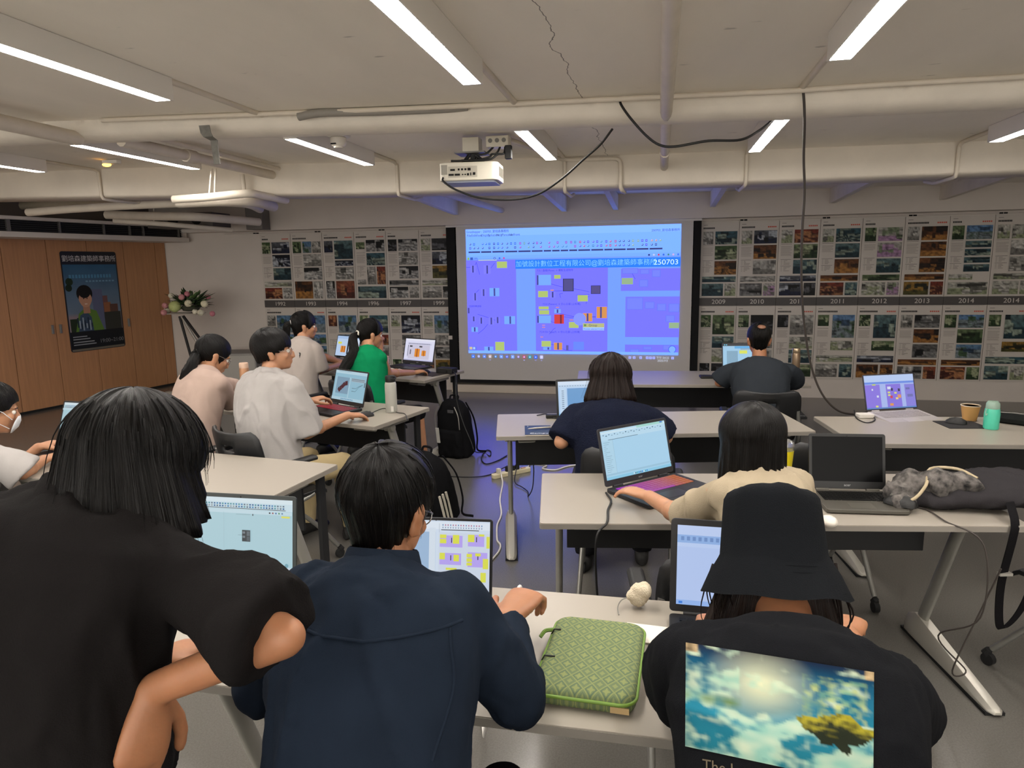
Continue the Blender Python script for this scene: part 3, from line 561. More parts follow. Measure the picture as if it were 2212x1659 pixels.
def poster(x0, x1, z0, z1, spec, label, seed, up):
    rd = random.Random(seed); cw = (x1 - x0) - .006; ch = (z1 - z0) - .004
    t = thing('project_poster', label, 'poster', ((x0 + x1) / 2, 9.045, z0), 0, 'project posters on the back wall')
    MB().box((-cw / 2, -.012, .002), (cw / 2, .0, ch)).build('board', mat('poster_board', 'c6beb5', .6), t)
    full = .465; U = UI(cw if x1 - x0 > .3 else full, ch, T(0 if x1 - x0 > .3 else cw / 2 - full / 2, -.0125, ch / 2) @ Matrix.Rotation(R_(90), 4, 'X'), .0002)
    m = 0 if x1 - x0 > .3 else 1 - cw / full
    lay, codes = spec
    for k in range(rd.randrange(6, 15)): U.r(max(m, .06 + .034 * k), .064, max(m, .06 + .034 * k + .027), .086, '2c2a2a')
    if rd.random() < .6:
        for k in range(5): U.r(.72 + .045 * k, .066, .755 + .045 * k, .084, 'c4604f')
    U.r(.06, .03, .17, .038, '8c8680')
    if not m:
        U.r(.06, .302, .33, .306, '4c4845'); y = .33; n = rd.randrange(5, 12)
        for k in range(n): U.r(.06, .33 + .013 * k, .33 - (.06 * rd.random() if k % 3 == 2 else 0), .337 + .013 * k, 'a79f98')
        for y0 in (.5, .585):
            U.r(.06, y0, .33, y0 + .004, '4c4845')
            for k in range(4): U.r(.07, y0 + .014 + .016 * k, .11, y0 + .022 + .016 * k, 'aaa29b').r(.14, y0 + .014 + .016 * k, .18 + .12 * rd.random(), y0 + .022 + .016 * k, '9c958e')
    for (a, b, c, d), q in zip(lay, codes):
        if a >= m or c > m: photo(U, max(a, m), b, c, d, q, rd)
    U.b.build('print', M_print, t); return t
M_band = mat('year_band', '474341', .6); M_num = mat('year_digits', 'c9c3bb', .6)
def plate(x0, x1, year, label):
    t = thing('year_plate', label, 'year plate', ((x0 + x1) / 2, 9.045, 1.138), 0, 'grey year plates on the back wall'); cw = x1 - x0 - .003
    MB().box((-cw / 2, -.013, 0), (cw / 2, 0, .097)).build('plate', M_band, t)
    if year: text(year, .076, T(.01, -.0135, .047, 0, 90), M_num, t, 'lettering', sx=1.1)
yl = ['1992', '1993', '1994', '1996', '1997', '1999']; yr = [None, '2009', '2010', '2011', '2011', '2012', '2013', '2014', '2014']
for i in range(6):
    poster(xs[i], xs[i+1], 1.237, 2.155, UP[i][:2], 'poster above plate %s with %s' % (yl[i], UP[i][2]), 10 + i, True)
    poster(xs[i], xs[i+1], .24, 1.135, LO[i][:2], 'poster below plate %s with %s' % (yl[i], LO[i][2]), 30 + i, False)
    plate(xs[i], xs[i+1], yl[i], 'dark grey strip with the year %s' % yl[i])
rl = ['the blank plate', 'plate 2009', 'plate 2010', 'the first plate 2011', 'the second plate 2011', 'plate 2012', 'plate 2013', 'the first plate 2014', 'the second plate 2014']
for i in range(9):
    poster(xr[i], xr[i+1], 1.237, 2.155, UR[i][:2], 'poster over %s, %s' % (rl[i], UR[i][2]), 50 + i, True)
    poster(xr[i], xr[i+1], .24, 1.135, LR[i][:2], 'poster under %s, %s' % (rl[i], LR[i][2]), 70 + i, False)
    plate(xr[i], xr[i+1], yr[i], ['cut off blank grey strip beside the right screen border', 'grey strip with the year 2009', 'grey strip with the year 2010', 'grey strip reading 2011, crossed by the hanging cable', 'grey strip reading 2011, beside the strip 2012', 'grey strip with the year 2012', 'grey strip with the year 2013', 'grey strip reading 2014, beside the strip 2013', 'grey strip reading 2014 at the far right edge'][i])
for x0, x1, s in ((-6, -2.74, 'left'), (.5, 5, 'right')):
    b = MB(); b.box((x0, 9.0, 2.166), (x1, 9.045, 2.178)); b.box((x0, 9.03, 2.178), (x1, 9.05, 2.195))
    r = tag(b.build('picture_rail', M_wall, bevel=.002), 'thin hanging rail above the posters %s of the screen' % s, 'picture rail', 'picture rails')
    for x in [x0 + .5 + .93 * k for k in range(int((x1 - x0) / .93))]:
        MB().box((x - .04, 8.99, 2.16), (x - .005, 9.0, 2.176)).box((x + .005, 8.99, 2.16), (x + .04, 9.0, 2.176)).build('hook', M_dark, r)
# framed event poster on the wooden panels
fx, fy = wl(7.865, .03)
ep = thing('event_poster', 'dark event poster with a portrait and sky, on the wooden wall', 'poster', (fx, fy, .665), 79.3)
EW, EH = .775, 1.27
b = MB(); b.prism(rr(EW, EH, .03, 4), -.004, .0, Matrix.Translation((0, 0, EH / 2)) @ Matrix.Rotation(R_(90), 4, 'X')); b.build('board', mat('poster_dark', '16181c', .4), ep)
U = UI(EW, EH, T(0, -.0002, EH / 2) @ Matrix.Rotation(R_(90), 4, 'X'), .0002)
def sky(u, v):
    a = Vector(lin('2f5877')).lerp(Vector(lin('6f7c8c')), v * 1.2) if v < .75 else Vector(lin('8a7a80'))
    return tuple(a * (1 + .12 * noise.noise((u * 5, v * 5, 2))))
U.grid(.02, .13, .98, .8, 14, 18, sky)
U.r(.02, .8, .98, .97, '191b1e').r(.02, .975, .98, .995, '6a6458')
for x0, x1, y0, c in ((.6, .75, .43, '6b4a4a'), (.67, .8, .5, '8a5a3f'), (.78, .93, .52, '5a4038'), (.62, .97, .6, '33342f'), (.47, .66, .36, '5a5f7a'), (.04, .2, .65, '25301f')):
    U.line([((x0 + x1) / 2, y0 + .02), ((x0 + x1) / 2, .8)], (x1 - x0) * EW, c)
def poly(U, pts, c):
    U.z += U.st; U.b.add([(x * U.w - U.w / 2, U.h / 2 - y * U.h, U.z) for x, y in pts], [tuple(range(len(pts)))], lin(c))
U.disc(.1, .3, .05, '22301f').disc(.08, .36, .045, '1d2a1c')
poly(U, [(.12, .8), (.2, .62), (.33, .56), (.52, .6), (.63, .8)][::-1], '5a7a34'); poly(U, [(.17, .8), (.22, .64), (.34, .6), (.42, .66), (.44, .8)][::-1], '3a4a5f')
U.r(.29, .53, .41, .62, 'a87a62').disc(.34, .42, .11, '171514', 20).disc(.345, .475, .09, 'b98a70', 20).disc(.345, .5, .075, 'b98a70', 16).disc(.34, .40, .085, '171514', 16)
U.disc(.315, .47, .008, '2a1a14').disc(.375, .47, .008, '2a1a14').r(.325, .52, .37, .53, 'd8c0b4')
for k in range(9): U.r(.16 + .03 * k, .66 + .03 * (k % 3), .185 + .03 * k, .76 + .01 * (k % 4), '8d9aa8' if k % 2 else '23303f')
for y0, x1 in ((.845, .3), (.87, .35), (.9, .42), (.925, .45)): U.r(.05, y0, x1, y0 + .01, '8c8f94')
for k in range(14): U.r(.1 + .055 * k, .23, .1 + .055 * k + .04, .265, '4f83a6')
for k in range(9): U.r(.38 + .06 * k, .29, .38 + .06 * k + .04, .305, '6f93ad')
U.b.build('print', M_print, ep)
mw = mat('poster_letter', 'c9c6c6', .5)
text('劉培森建築師事務所', .085, T(0, -.006, EH * .925, 0, 90), mw, ep, sx=.98); text('19:00~21:00', .07, T(.19, -.006, EH * .085, 0, 90), mat('poster_letter_dim', '77787c', .5), ep)
# ---------------------------------------------------------------- people
M_skin = mat('skin', '9c6a4a', .5, sss=.12, bump=.04, bscale=120, var=.05, vscale=30)
M_skin2 = mat('skin_light', 'ad7d5e', .5, sss=.12, bump=.04, bscale=120, var=.04, vscale=30)
M_hair = mat('black_hair', '0a0807', .36, bump=.55, bscale=1, stretch=(260, 5, 1), uv=True, spec=.2, var=.5, vscale=1)
M_hairb = mat('brown_hair', '1a100c', .38, bump=.55, bscale=1, stretch=(220, 5, 1), uv=True, spec=.2, var=.5, vscale=1)
M_eye = mat('eye_white', 'd8d2c8', .2); M_iris = mat('eye_dark', '140d0a', .2)
def cloth(name, c, rough=.95, weave=420, b=.25, var=.06): return mat(name, c, rough, bump=b, bscale=weave, var=var, vscale=7, spec=.08)
def ik(S, W, l1, l2, hint):
    d = W - S; L = d.length
    if L > (l1 + l2) * .995: l1 *= L / (l1 + l2) * 1.005; l2 *= L / (l1 + l2) * 1.01 if L > l1 + l2 else 1
    a = (l1 * l1 - l2 * l2 + L * L) / (2 * L); h = math.sqrt(max(1e-6, l1 * l1 - a * a)); n = d / L
    q = Vector(hint); q = (q - n * q.dot(n)).normalized(); return S + n * a + q * h
def Mhead(c, yaw, pitch=0, roll=0):                    # yaw: left positive about z, pitch: down positive
    return Matrix.Translation(c) @ Matrix.Rotation(R_(yaw), 4, 'Z') @ Matrix.Rotation(R_(-pitch), 4, 'X') @ Matrix.Rotation(R_(roll), 4, 'Y')
def head_shapes(b, M, k=1):
    def e(c, r, rot=None): b.ell(c, r, M @ Matrix.Scale(k, 4) @ (rot or Matrix()), 20, 14)
    e((0, -.012, .035), (.074, .094, .083)); e((0, .02, -.03), (.064, .073, .088)); e((0, .045, -.085), (.042, .042, .03)); e((0, .066, -.098), (.02, .02, .016))
    e((0, .078, .018), (.05, .016, .014)); e((.04, .062, -.03), (.02, .022, .02)); e((-.04, .062, -.03), (.02, .022, .02))
    e((0, .098, -.03), (.0105, .017, .024), Matrix.Rotation(R_(0), 4, 'X')); e((0, .103, -.043), (.016, .013, .01)); e((0, .09, -.005), (.009, .012, .02))
    e((0, .0885, -.0685), (.021, .01, .007)); e((0, .086, -.078), (.018, .01, .007))
    for s in (-1, 1):
        e((s * .076, -.012, -.012), (.011, .019, .031), Matrix.Rotation(R_(s * 8), 4, 'Y')); e((s * .08, -.018, -.004), (.009, .02, .023)); e((s * .075, -.006, -.038), (.008, .01, .012))
def eyes(M, root, k=1):
    for s in (-1, 1):
        b = MB(); b.ell((s * .031, .0765, -.006), .0125, M @ Matrix.Scale(k, 4), 12, 8); o = b.build('eye', M_eye, root, smooth=60)
        b = MB(); b.ell((s * .031, .087, -.006), (.0058, .003, .0058), M @ Matrix.Scale(k, 4), 10, 6); b.build('iris', M_iris, o, smooth=60)
        b = MB(); b.tube([M @ Vector((s * q * k, y * k, z * k)) for q, y, z in ((.016, .092, .012), (.03, .091, .017), (.045, .08, .013))], [.002, .003, .0015], 6); b.build('eyebrow', M_hair, root, smooth=60)
def hand(b, W, fdir, up, side, curl=25, k=1, spread=1, thumb=(.75, .6, -.25)):
    # side +1: thumb toward +x (left hand palm down), -1: thumb toward -x (right hand palm down)
    M = frame(W, fdir, up) @ Matrix.Scale(k, 4)
    def P(x, y, z): return M @ Vector((x, y, z))
    rings = []
    for y, w, t, z in ((-.02, .027, .02, 0), (.0, .028, .019, 0), (.03, .036, .018, .002), (.06, .041, .016, .004), (.085, .041, .0135, .003), (.095, .036, .010, 0)):
        rings.append([P(w * math.cos(a), y, z + t * math.sin(a)) for a in [2 * math.pi * q / 14 for q in range(14)]])
    b.loft(rings)
    for i, (x, L, c) in enumerate(((.029, .072, .9), (.010, .08, 1), (-.010, .074, 1.1), (-.028, .058, 1.25))):
        x *= side; a = 0; p = Vector((x, .082, .002)); r = .0102 - (.0012 if i == 3 else 0); sp = side * spread * (.1 - .066 * i)
        for j, f in enumerate((.44, .31, .25)):
            a += R_(curl * c * (.7, 1.1, .8)[j]); q = p + Vector((sp * math.cos(a), math.cos(a), -math.sin(a))).normalized() * (L * f)
            b.cap_(M @ p, M @ q, r * k, (r - .0012) * k, 10); p = q; r -= .0011
    p = Vector((side * .024, .012, -.004)); d = Vector((side * thumb[0], thumb[1], thumb[2])).normalized(); q = p + d * .045; r2 = q + (d + Vector((0, .5, -.1))).normalized() * .032; e = r2 + (d * .6 + Vector((-side * .1, .8, -.15))).normalized() * .024
    for s_, t_, ra, rb in ((p, q, .0155, .0125), (q, r2, .0122, .0108), (r2, e, .0108, .009)): b.cap_(M @ s_, M @ t_, ra * k, rb * k, 10)
def torso(b, spine, rv, W, grow, t0=-.12, t1=1, flat=1):
    n = 16; rings = []
    prof = [(-.14, .15, .115), (0, .168, .122), (.18, .155, .115), (.36, .148, .112), (.55, .158, .118), (.72, .168, .115), (.84, .165, .102), (.93, .115, .082), (1.0, .062, .058), (1.06, .055, .055)]
    for t, rx, ry in prof:
        if t < t0 or t > t1: continue
        p, d = spine(t); x = rv(t); y = d.cross(x).normalized() * -1; x = y.cross(d).normalized() * (1 if y.cross(d).dot(x) > 0 else -1)
        rings.append([p + x * ((rx * W + grow) * math.copysign(abs(math.cos(a)) ** .8, math.cos(a))) + y * ((ry * W + grow) * math.copysign(abs(math.sin(a)) ** .9, math.sin(a))) for a in [2 * math.pi * q / 24 for q in range(24)]])
    b.loft(rings)
def wrinkle(me, amp, f=9, seed=0, dirs=(1, 1, .45)):
    nn = [v.normal.copy() for v in me.vertices]; sd = Vector((seed * 7.1, seed * 3.3, seed))
    for v, n in zip(me.vertices, nn):
        p = Vector((v.co.x * dirs[0], v.co.y * dirs[1], v.co.z * dirs[2])) * f + sd
        p = p + noise.noise_vector(p * .45) * .9; q = noise.noise(p)
        r = max(0, 1 - abs(noise.noise(p * .9 + Vector((3, 1, 9)))) * 5); r2 = max(0, 1 - abs(noise.noise(p * 2.1 + Vector((7, 5, 2)))) * 4)
        v.co += n * (amp * (.7 * q + .75 * r - .35 * r2 * (.5 + q)))
    me.update()
def hair(M, root, zl, m=None, r=(.084, .106, .1), c=(0, -.014, .035), tilt=18, nt=30, na=96, ridge=.05, follow=-.03, zworld=None, flare=0.0, thick=.014, seed=1, name='hair', jit=.012, fly=0, fine=.018, k=1, pull=None):
    # zl: [(azimuth deg from the face, lowest z in head space)]; strands leave a whorl at the back of the crown
    m = m or M_hair; rx, ry, rz = r; Tm = Matrix.Rotation(R_(tilt), 3, 'X'); Mk = M @ Matrix.Scale(k, 4); Mi = Mk.to_3x3().inverted(); down = (Mi @ Vector((0, 0, -1))).normalized()
    def zlim(a):
        a = abs(a)
        for (a0, z0), (a1, z1) in zip(zl, zl[1:]):
            if a <= a1:
                u = (a - a0) / (a1 - a0); u = u * u * (3 - 2 * u); return z0 + (z1 - z0) * u
        return zl[-1][1]
    rows = []
    for i in range(na + 1):
        az = 2 * math.pi * i / na; pts = []; p = None; hang = False
        for s in range(400):
            if not hang:
                ph = R_(2 + s * 1.4)
                if ph > math.pi * .92: break
                u = Tm @ Vector((math.sin(ph) * math.sin(az), math.sin(ph) * math.cos(az), math.cos(ph)))
                g = 1 + ridge * noise.noise((math.sin(az) * 4 + seed * 9, math.cos(az) * 4, ph * .9)) + fine * noise.noise((math.sin(az) * 17, math.cos(az) * 17 + seed, ph * .7))
                p = Vector((c[0] + u.x * rx * g, c[1] + u.y * ry * g, c[2] + u.z * rz * (1 + (g - 1) * .6)))
                if p.z < follow and u.z < .1: hang = True; h0 = p.copy(); w0 = (Vector((u.x, u.y, 0))).normalized()
            else:
                stp = .008; out = w0 * (flare * stp)
                if pull is not None: out = out + (Vector((pull[0], pull[1], 0)) - Vector((p.x, p.y, 0))) * (pull[2] * stp)
                p = p + down * stp + out + w0 * (.0009 * noise.noise((math.sin(az) * 9, math.cos(az) * 9 + seed, p.z * 14)))
            ta = math.degrees(math.atan2(p.x, p.y)); lim = zlim(ta) + jit * noise.noise((math.sin(az) * 14, math.cos(az) * 14, seed * 3.7))
            if p.z < lim: break
            pts.append(p.copy())
        if len(pts) < 2: pts = [p.copy(), p + Vector((0, 0, -.002))]
        row = []
        for t in range(nt + 1):
            f = t / nt * (len(pts) - 1); j = min(int(f), len(pts) - 2); row.append(pts[j].lerp(pts[j + 1], f - j))
        rows.append(row)
    rings = [[Mk @ rows[i][t] for i in range(na)] for t in range(nt + 1)]
    b = MB(); b.loft(rings, False, True); o = b.build(name, m, root, smooth=180)
    q = o.modifiers.new('s', 'SOLIDIFY'); q.thickness = thick * k; q.offset = -1
    if fly:
        rd = random.Random(seed); fb = MB()
        for _ in range(fly):
            row = rows[rd.randrange(na)]; t0 = rd.randrange(int(nt * .3), int(nt * .8)); seg = [Vector(x) for x in row[t0:]]
            ox = rd.uniform(.002, .008); cc = Vector(c); j = Vector((rd.uniform(-1, 1), rd.uniform(-1, 1), 0)) * .012
            pp = [Mk @ (x + (x - cc).normalized() * (ox * (.2 + 1.2 * u / len(seg))) + j * (u / len(seg)) ** 1.5) for u, x in enumerate(seg)][::3]
            if len(pp) > 2: fb.tube(pp, [.0016 * (1 - .85 * u / (len(pp) - 1)) for u in range(len(pp))], 4, uv=True)
        fb.build('loose_strands', m, o, smooth=180)['kind'] = 'stuff'
    return o
def tail(pts, rad, root, m=None, name='ponytail', seed=1, n=28, wave=0):
    P = spline(pts, 8); b = MB(); rings = []; N = len(P)
    for i, p in enumerate(P):
        t = i / (N - 1); d = (P[min(i+1, N-1)] - P[max(i-1, 0)]).normalized(); x = d.cross(Vector((0, 1, .2))).normalized(); y = x.cross(d)
        f = t * (len(rad) - 1); j = min(int(f), len(rad) - 2); r = rad[j] + (rad[j+1] - rad[j]) * (f - j); p = p + x * (wave * math.sin(t * 14)) + y * (wave * math.cos(t * 11))
        rings.append([p + (x * math.cos(a) + y * math.sin(a)) * r * (1 + .22 * noise.noise((math.cos(a) * 3 + seed, math.sin(a) * 3, t * 2.5)) + .1 * noise.noise((math.cos(a) * 9, math.sin(a) * 9, t * 2 + seed))) for a in [2 * math.pi * q / n for q in range(n)]])
    b.loft(rings, True, True); return b.build(name, m or M_hair, root, smooth=180)
def glasses(M, root, m=None, k=1):
    m = m or mat('glasses_frame', 'a9a6a2', .25, .8); b = MB()
    for s in (-1, 1):
        b.tube([M @ Vector((s * .033 + .025 * math.cos(a), .101 - .012 * abs(s * .033 + .025 * math.cos(a)) / .058, -.008 + .02 * math.sin(a))) for a in [2 * math.pi * q / 20 for q in range(21)]], .0013, 6)
        b.tube([M @ Vector(p) for p in ((s * .058, .09, -.002), (s * .077, .05, 0), (s * .083, -.005, .004), (s * .082, -.03, -.014))], .0014, 6)
    b.tube([M @ Vector(p) for p in ((-.009, .103, -.004), (0, .106, -.001), (.009, .103, -.004))], .0013, 6); b.build('glasses', m, root, smooth=60)
def person(label, pelvis, c7, yaw, headc, hrot, wr, wl, fr=None, fl=None, hintr=None, hintl=None, syaw=None, sroll=0, sw=.175, W=1., vox=.0065, skin=None, shirt=None, sleeve='short', loose=.016, sl=.62, trous=None, tl=1, legs='sit', er=None, el=None, amp=.006, curl=(25, 25), feet=None, face=True, hs=1, shoes=None, svox=.009, shirtname='shirt', seed=1, aw=1., hz=1., ups=None, hem=.0, sleeve_r=None, hk=1, neck_r=.05, sup=-.005):
    skin = skin or M_skin; pelvis = Vector(pelvis); c7 = Vector(c7); headc = Vector(headc); root = thing('person', label, 'person', (pelvis.x, pelvis.y, 0), yaw)
    n0 = len(bpy.data.objects); Mi = (Matrix.Translation((pelvis.x, pelvis.y, 0)) @ Matrix.Rotation(R_(yaw), 4, 'Z')).inverted()
    before = set(bpy.data.objects)
    syaw = yaw if syaw is None else syaw
    fw = Vector((-math.sin(R_(yaw)), math.cos(R_(yaw)), 0)); rgt = Vector((fw.y, -fw.x, 0)); sf = Vector((-math.sin(R_(syaw)), math.cos(R_(syaw)), 0)); srt = Matrix.Rotation(R_(sroll), 3, sf) @ Vector((sf.y, -sf.x, 0))
    mid = pelvis.lerp(c7, .5) - fw * .035 + Vector((0, 0, .03))
    def sp(t):
        p = pelvis * ((1 - t) ** 2) + mid * (2 * t * (1 - t)) + c7 * (t * t); d = (mid - pelvis) * (2 * (1 - t)) + (c7 - mid) * (2 * t); return p, d.normalized()
    def rv(t): return rgt.lerp(srt, max(0, min(1, t))).normalized()
    ch, _ = sp(.86); Mh = Mhead(headc, *hrot)
    S = {}; E = {}; Wp = {1: Vector(wr), -1: Vector(wl)}
    for s in (1, -1):
        S[s] = ch + srt * (s * sw) + Vector((0, 0, sup)) + sf * .01
        h = Vector((hintr, hintl)[s < 0] or (srt * s * .5 + Vector((0, 0, -1)) - fw * .35)); fx = (er, el)[s < 0]
        E[s] = Vector(fx) if fx else ik(S[s], Wp[s], .285 * hs, .25 * hs, h)
    # body
    b = MB(); torso(b, sp, rv, W, -.012); b.cap_(c7 - (c7 - headc) * .1 - Vector((0, 0, .02)), Mh @ Vector((0, -.018, -.05)), neck_r * 1.08, neck_r, 16); head_shapes(b, Mh, hk)
    for s in (1, -1):
        b.cap_(ch + srt * s * sw * .4, S[s], .055, .047, 14); b.cap_(S[s], E[s], .044 * aw, .036 * aw, 14); b.cap_(E[s], Wp[s], .0365 * aw, .025, 14)
        d = ((fr, fl)[s < 0]); d = Vector(d) if d else (Wp[s] - E[s]).normalized(); u = (ups or {}).get(s, (0, 0, 1))
        m_ = E[s].lerp(Wp[s], .3); b.ell(m_, .0375 * aw)
        hand(b, Wp[s] + d.normalized() * .012, d, u, -s, curl[s < 0], hs * hz)
    H = {}; K = {}; A = {}
    for s in (1, -1):
        H[s] = pelvis + rgt * (s * .095 * W) + Vector((0, 0, -.02))
        if legs == 'sit': K[s] = H[s] + fw * .41 + rgt * (s * .05) + Vector((0, 0, -.03)); A[s] = Vector((K[s].x, K[s].y, .09)) + fw * (.06 if s > 0 else -.05)
        else: K[s] = H[s] + Vector((0, 0, -.42)) + fw * .03 + rgt * s * .02; A[s] = Vector((K[s].x, K[s].y, .09)) - fw * .04
        if feet and s in feet: K[s], A[s] = map(Vector, feet[s])
        b.cap_(H[s], K[s], .068 * W, .05 * W, 14); b.cap_(K[s], A[s], .048 * W, .034, 14)
    me = remesh(b, vox, 2, 'body'); me.materials.append(skin); put('body', me, root)
    if face: eyes(Mh, root, hk)
    if shirt:
        b = MB(); torso(b, sp, rv, W, loose, -.14, .95); torso(b, sp, rv, W, loose * .45, .8, 1.01)
        for s in (1, -1):
            sh = S[s] + srt * s * .0; b.cap_(ch + srt * s * sw * .35 + Vector((0, 0, .012)), sh, .056 + loose * .4, .046 + loose * .45, 16)
            r0, r1 = sleeve_r or (.056, .06)
            if sleeve == 'short':
                t = E[s].lerp(S[s], 1 - sl); d = (t - S[s]).normalized(); b.tube([S[s] - d * .05, S[s], S[s].lerp(t, .5), t, t + d * .012], [r0 * .5, r0 * .84 + loose * .45, (r0 + r1) / 2 + loose * .7, r1 + loose, r1 + loose * .96], 20)
            elif sleeve == 'long':
                t = Wp[s].lerp(E[s], 1 - sl) if sl < 1 else Wp[s]; d = (t - E[s]).normalized(); b.cap_(S[s], E[s], r0 * .84 + loose * .45, r0 * .8 + loose * .5, 16); b.cap_(E[s], E[s].lerp(t, .6), r0 * .84 + loose * .6, r1 * .72 + loose * .5, 16); b.tube([E[s].lerp(t, .5), t, t + d * .008], [r1 * .74 + loose * .5, r1 * .6 + loose * .5, r1 * .6 + loose * .4], 18)
        if sleeve != 'none' or True: b.tube([sp(.9)[0], sp(.985)[0], sp(1.0)[0]], [.09, .066 + loose * .3, .06 + loose * .25], 20); b.cap_(sp(.05)[0], sp(.78)[0], .1 * W, .1 * W, 16)
        me = remesh(b, svox, 5, shirtname); wrinkle(me, amp, 9, seed); me.materials.append(shirt); sho = put(shirtname, me, root)
    else: sho = None
    if trous:
        b = MB(); torso(b, sp, rv, W, .008, -.14, .2)
        for s in (1, -1):
            b.cap_(H[s], K[s], .086 * W, .068 * W, 16)
            t = K[s].lerp(A[s], tl)
            if tl > .02: b.tube([K[s], K[s].lerp(t, .5), t, t + (t - K[s]).normalized() * .01], [.066 * W, .06 * W, .056 * W, .054 * W], 18)
        me = remesh(b, .012, 4, 'trousers'); wrinkle(me, .006, 10, seed + 3); me.materials.append(trous); put('trousers', me, root)
    for s in (1, -1):
        f = MB(); o = A[s]; M = frame((o.x, o.y, 0), fw)
        f.loft([[M @ Vector((w * math.cos(a), y, max(.0, z + h * math.sin(a)))) for a in [2 * math.pi * q / 16 for q in range(16)]] for y, w, z, h in ((-.075, .02, .04, .035), (-.06, .036, .042, .042), (0, .04, .05, .05), (.07, .044, .035, .036), (.13, .046, .028, .028), (.165, .036, .022, .022), (.18, .015, .02, .014))])
        f.build('shoe', shoes or mat('shoe_black', '1a1918', .6), root, smooth=60)
    for o in set(bpy.data.objects) - before:
        if o.type == 'MESH': o.data.transform(Mi)
    return dict(root=root, Mh=Mh, S=S, E=E, W=Wp, sp=sp, rv=rv, fw=fw, rgt=rgt, shirt=sho, K=K, Mi=Mi, sf=sf, srt=srt)
class Dress:                                           # with-block: everything made inside belongs to the person, built in world space
    def __init__(s, p): s.p = p
    def __enter__(s): s.b = set(bpy.data.objects); return s.p
    def __exit__(s, *a):
        for o in set(bpy.data.objects) - s.b:
            if o.type == 'MESH': o.data.transform(s.p['Mi'])
SHORT = [(0, .05), (35, .045), (60, .0), (80, -.012), (100, -.03), (120, -.07), (180, -.1)]
def fringe(M, root, m=None, z=.0, k=1, seed=2, w=75, r=(.089, .112, .104)): # a fringe over the brow
    return hair(M, root, [(0, z), (w * .6, z + .005), (w, z - .03), (w + 1, .2), (180, .2)], m, r, (0, -.014, .035), -10, 16, 72, .05, thick=.008, seed=seed, name='fringe', k=k)
C_blk = cloth('black_cotton', '181616'); C_navy = cloth('navy_linen', '1a222e', .95, 700, .16, .14); C_tee = cloth('black_tee', '131417'); C_cream = cloth('cream_blouse', '9f927c'); C_knit = cloth('navy_knit', '181c2c', .95, 160, .5)
C_polo = cloth('charcoal_polo', '2b2f34'); C_white = cloth('white_tee', 'a39f9c'); C_pink = cloth('pale_pink_knit', 'b09a8f', .95); C_pony = cloth('warm_white_tee', 'a89e97'); C_green = cloth('green_cotton', '0b7a4c'); C_kh = cloth('khaki_cotton', 'b5a37c'); C_dk = cloth('dark_trousers', '17171a')
def face_mask(p):
    M = p['Mh']; b = MB(); rows = []
    for z, w, yy in ((-.02, .5, .112), (-.045, .75, .118), (-.075, .8, .112), (-.105, .6, .09)): rows.append([M @ Vector((.074 * math.sin(a), (yy - .04) * math.cos(a) + .04, z)) for a in [(-1 + 2 * q / 14) * 1.25 * w for q in range(15)]])
    b.loft(rows, False, False, False)
    mk = b.build('face_mask', mat('mask_paper', 'c9ccd0', .8), p['root'], smooth=60, solid=.002)
    b = MB()
    for s in (-1, 1): b.tube([M @ Vector((s * .055, .075, -.04)), M @ Vector((s * .079, .03, -.005)), M @ Vector((s * .084, -.02, .015)), M @ Vector((s * .083, -.03, -.01)), M @ Vector((s * .07, .02, -.06)), M @ Vector((s * .05, .07, -.085))], .0018, 6)
    b.build('ear_loop', MATS['mask_paper'], mk, smooth=60)

# 1 leaning person at the left
p = person('person in a black short sleeved shirt standing bent over at left, hand on hip', (-0.908,0.799,0.936), (-0.883,0.903,1.325), -12, (-0.823,0.943,1.361), (-22, 28, -6), (-0.710,0.803,1.076), (-1.02, 1.18, .86), fr=(-.05, -.25, -.6), ups={1: (.9, -.35, .1)}, fl=(.1, 1, -.2), er=(-0.499,0.812,1.174), el=(-1.2, .95, 1.02), syaw=-6, sroll=-3, sw=.168, W=1.08, sup=-.055, aw=.8, vox=.005, shirt=C_blk, loose=.016, sl=.86, sleeve_r=(.05, .064), trous=C_dk, legs='stand', amp=.013, curl=(28, 20), face=True, seed=2, hk=1.0, skin=M_skin)
with Dress(p): hair(p['Mh'], p['root'], [(0, .05), (25, .03), (45, -.07), (65, -.11), (120, -.125), (180, -.125)], None, (.094, .116, .106), (0, -.012, .035), 20, 36, 140, .05, follow=.02, flare=.26, thick=.02, seed=2, fly=150, k=.94); o, d = p['sp'](1.0); c = MB(); c.lathe([(.088, -.05), (.078, -.01), (.068, .026), (.064, .03), (.064, .0), (.07, -.05)], 28, frame(o, (0, 1, -.5))); c.build('collar', C_blk, p['root'], smooth=50)
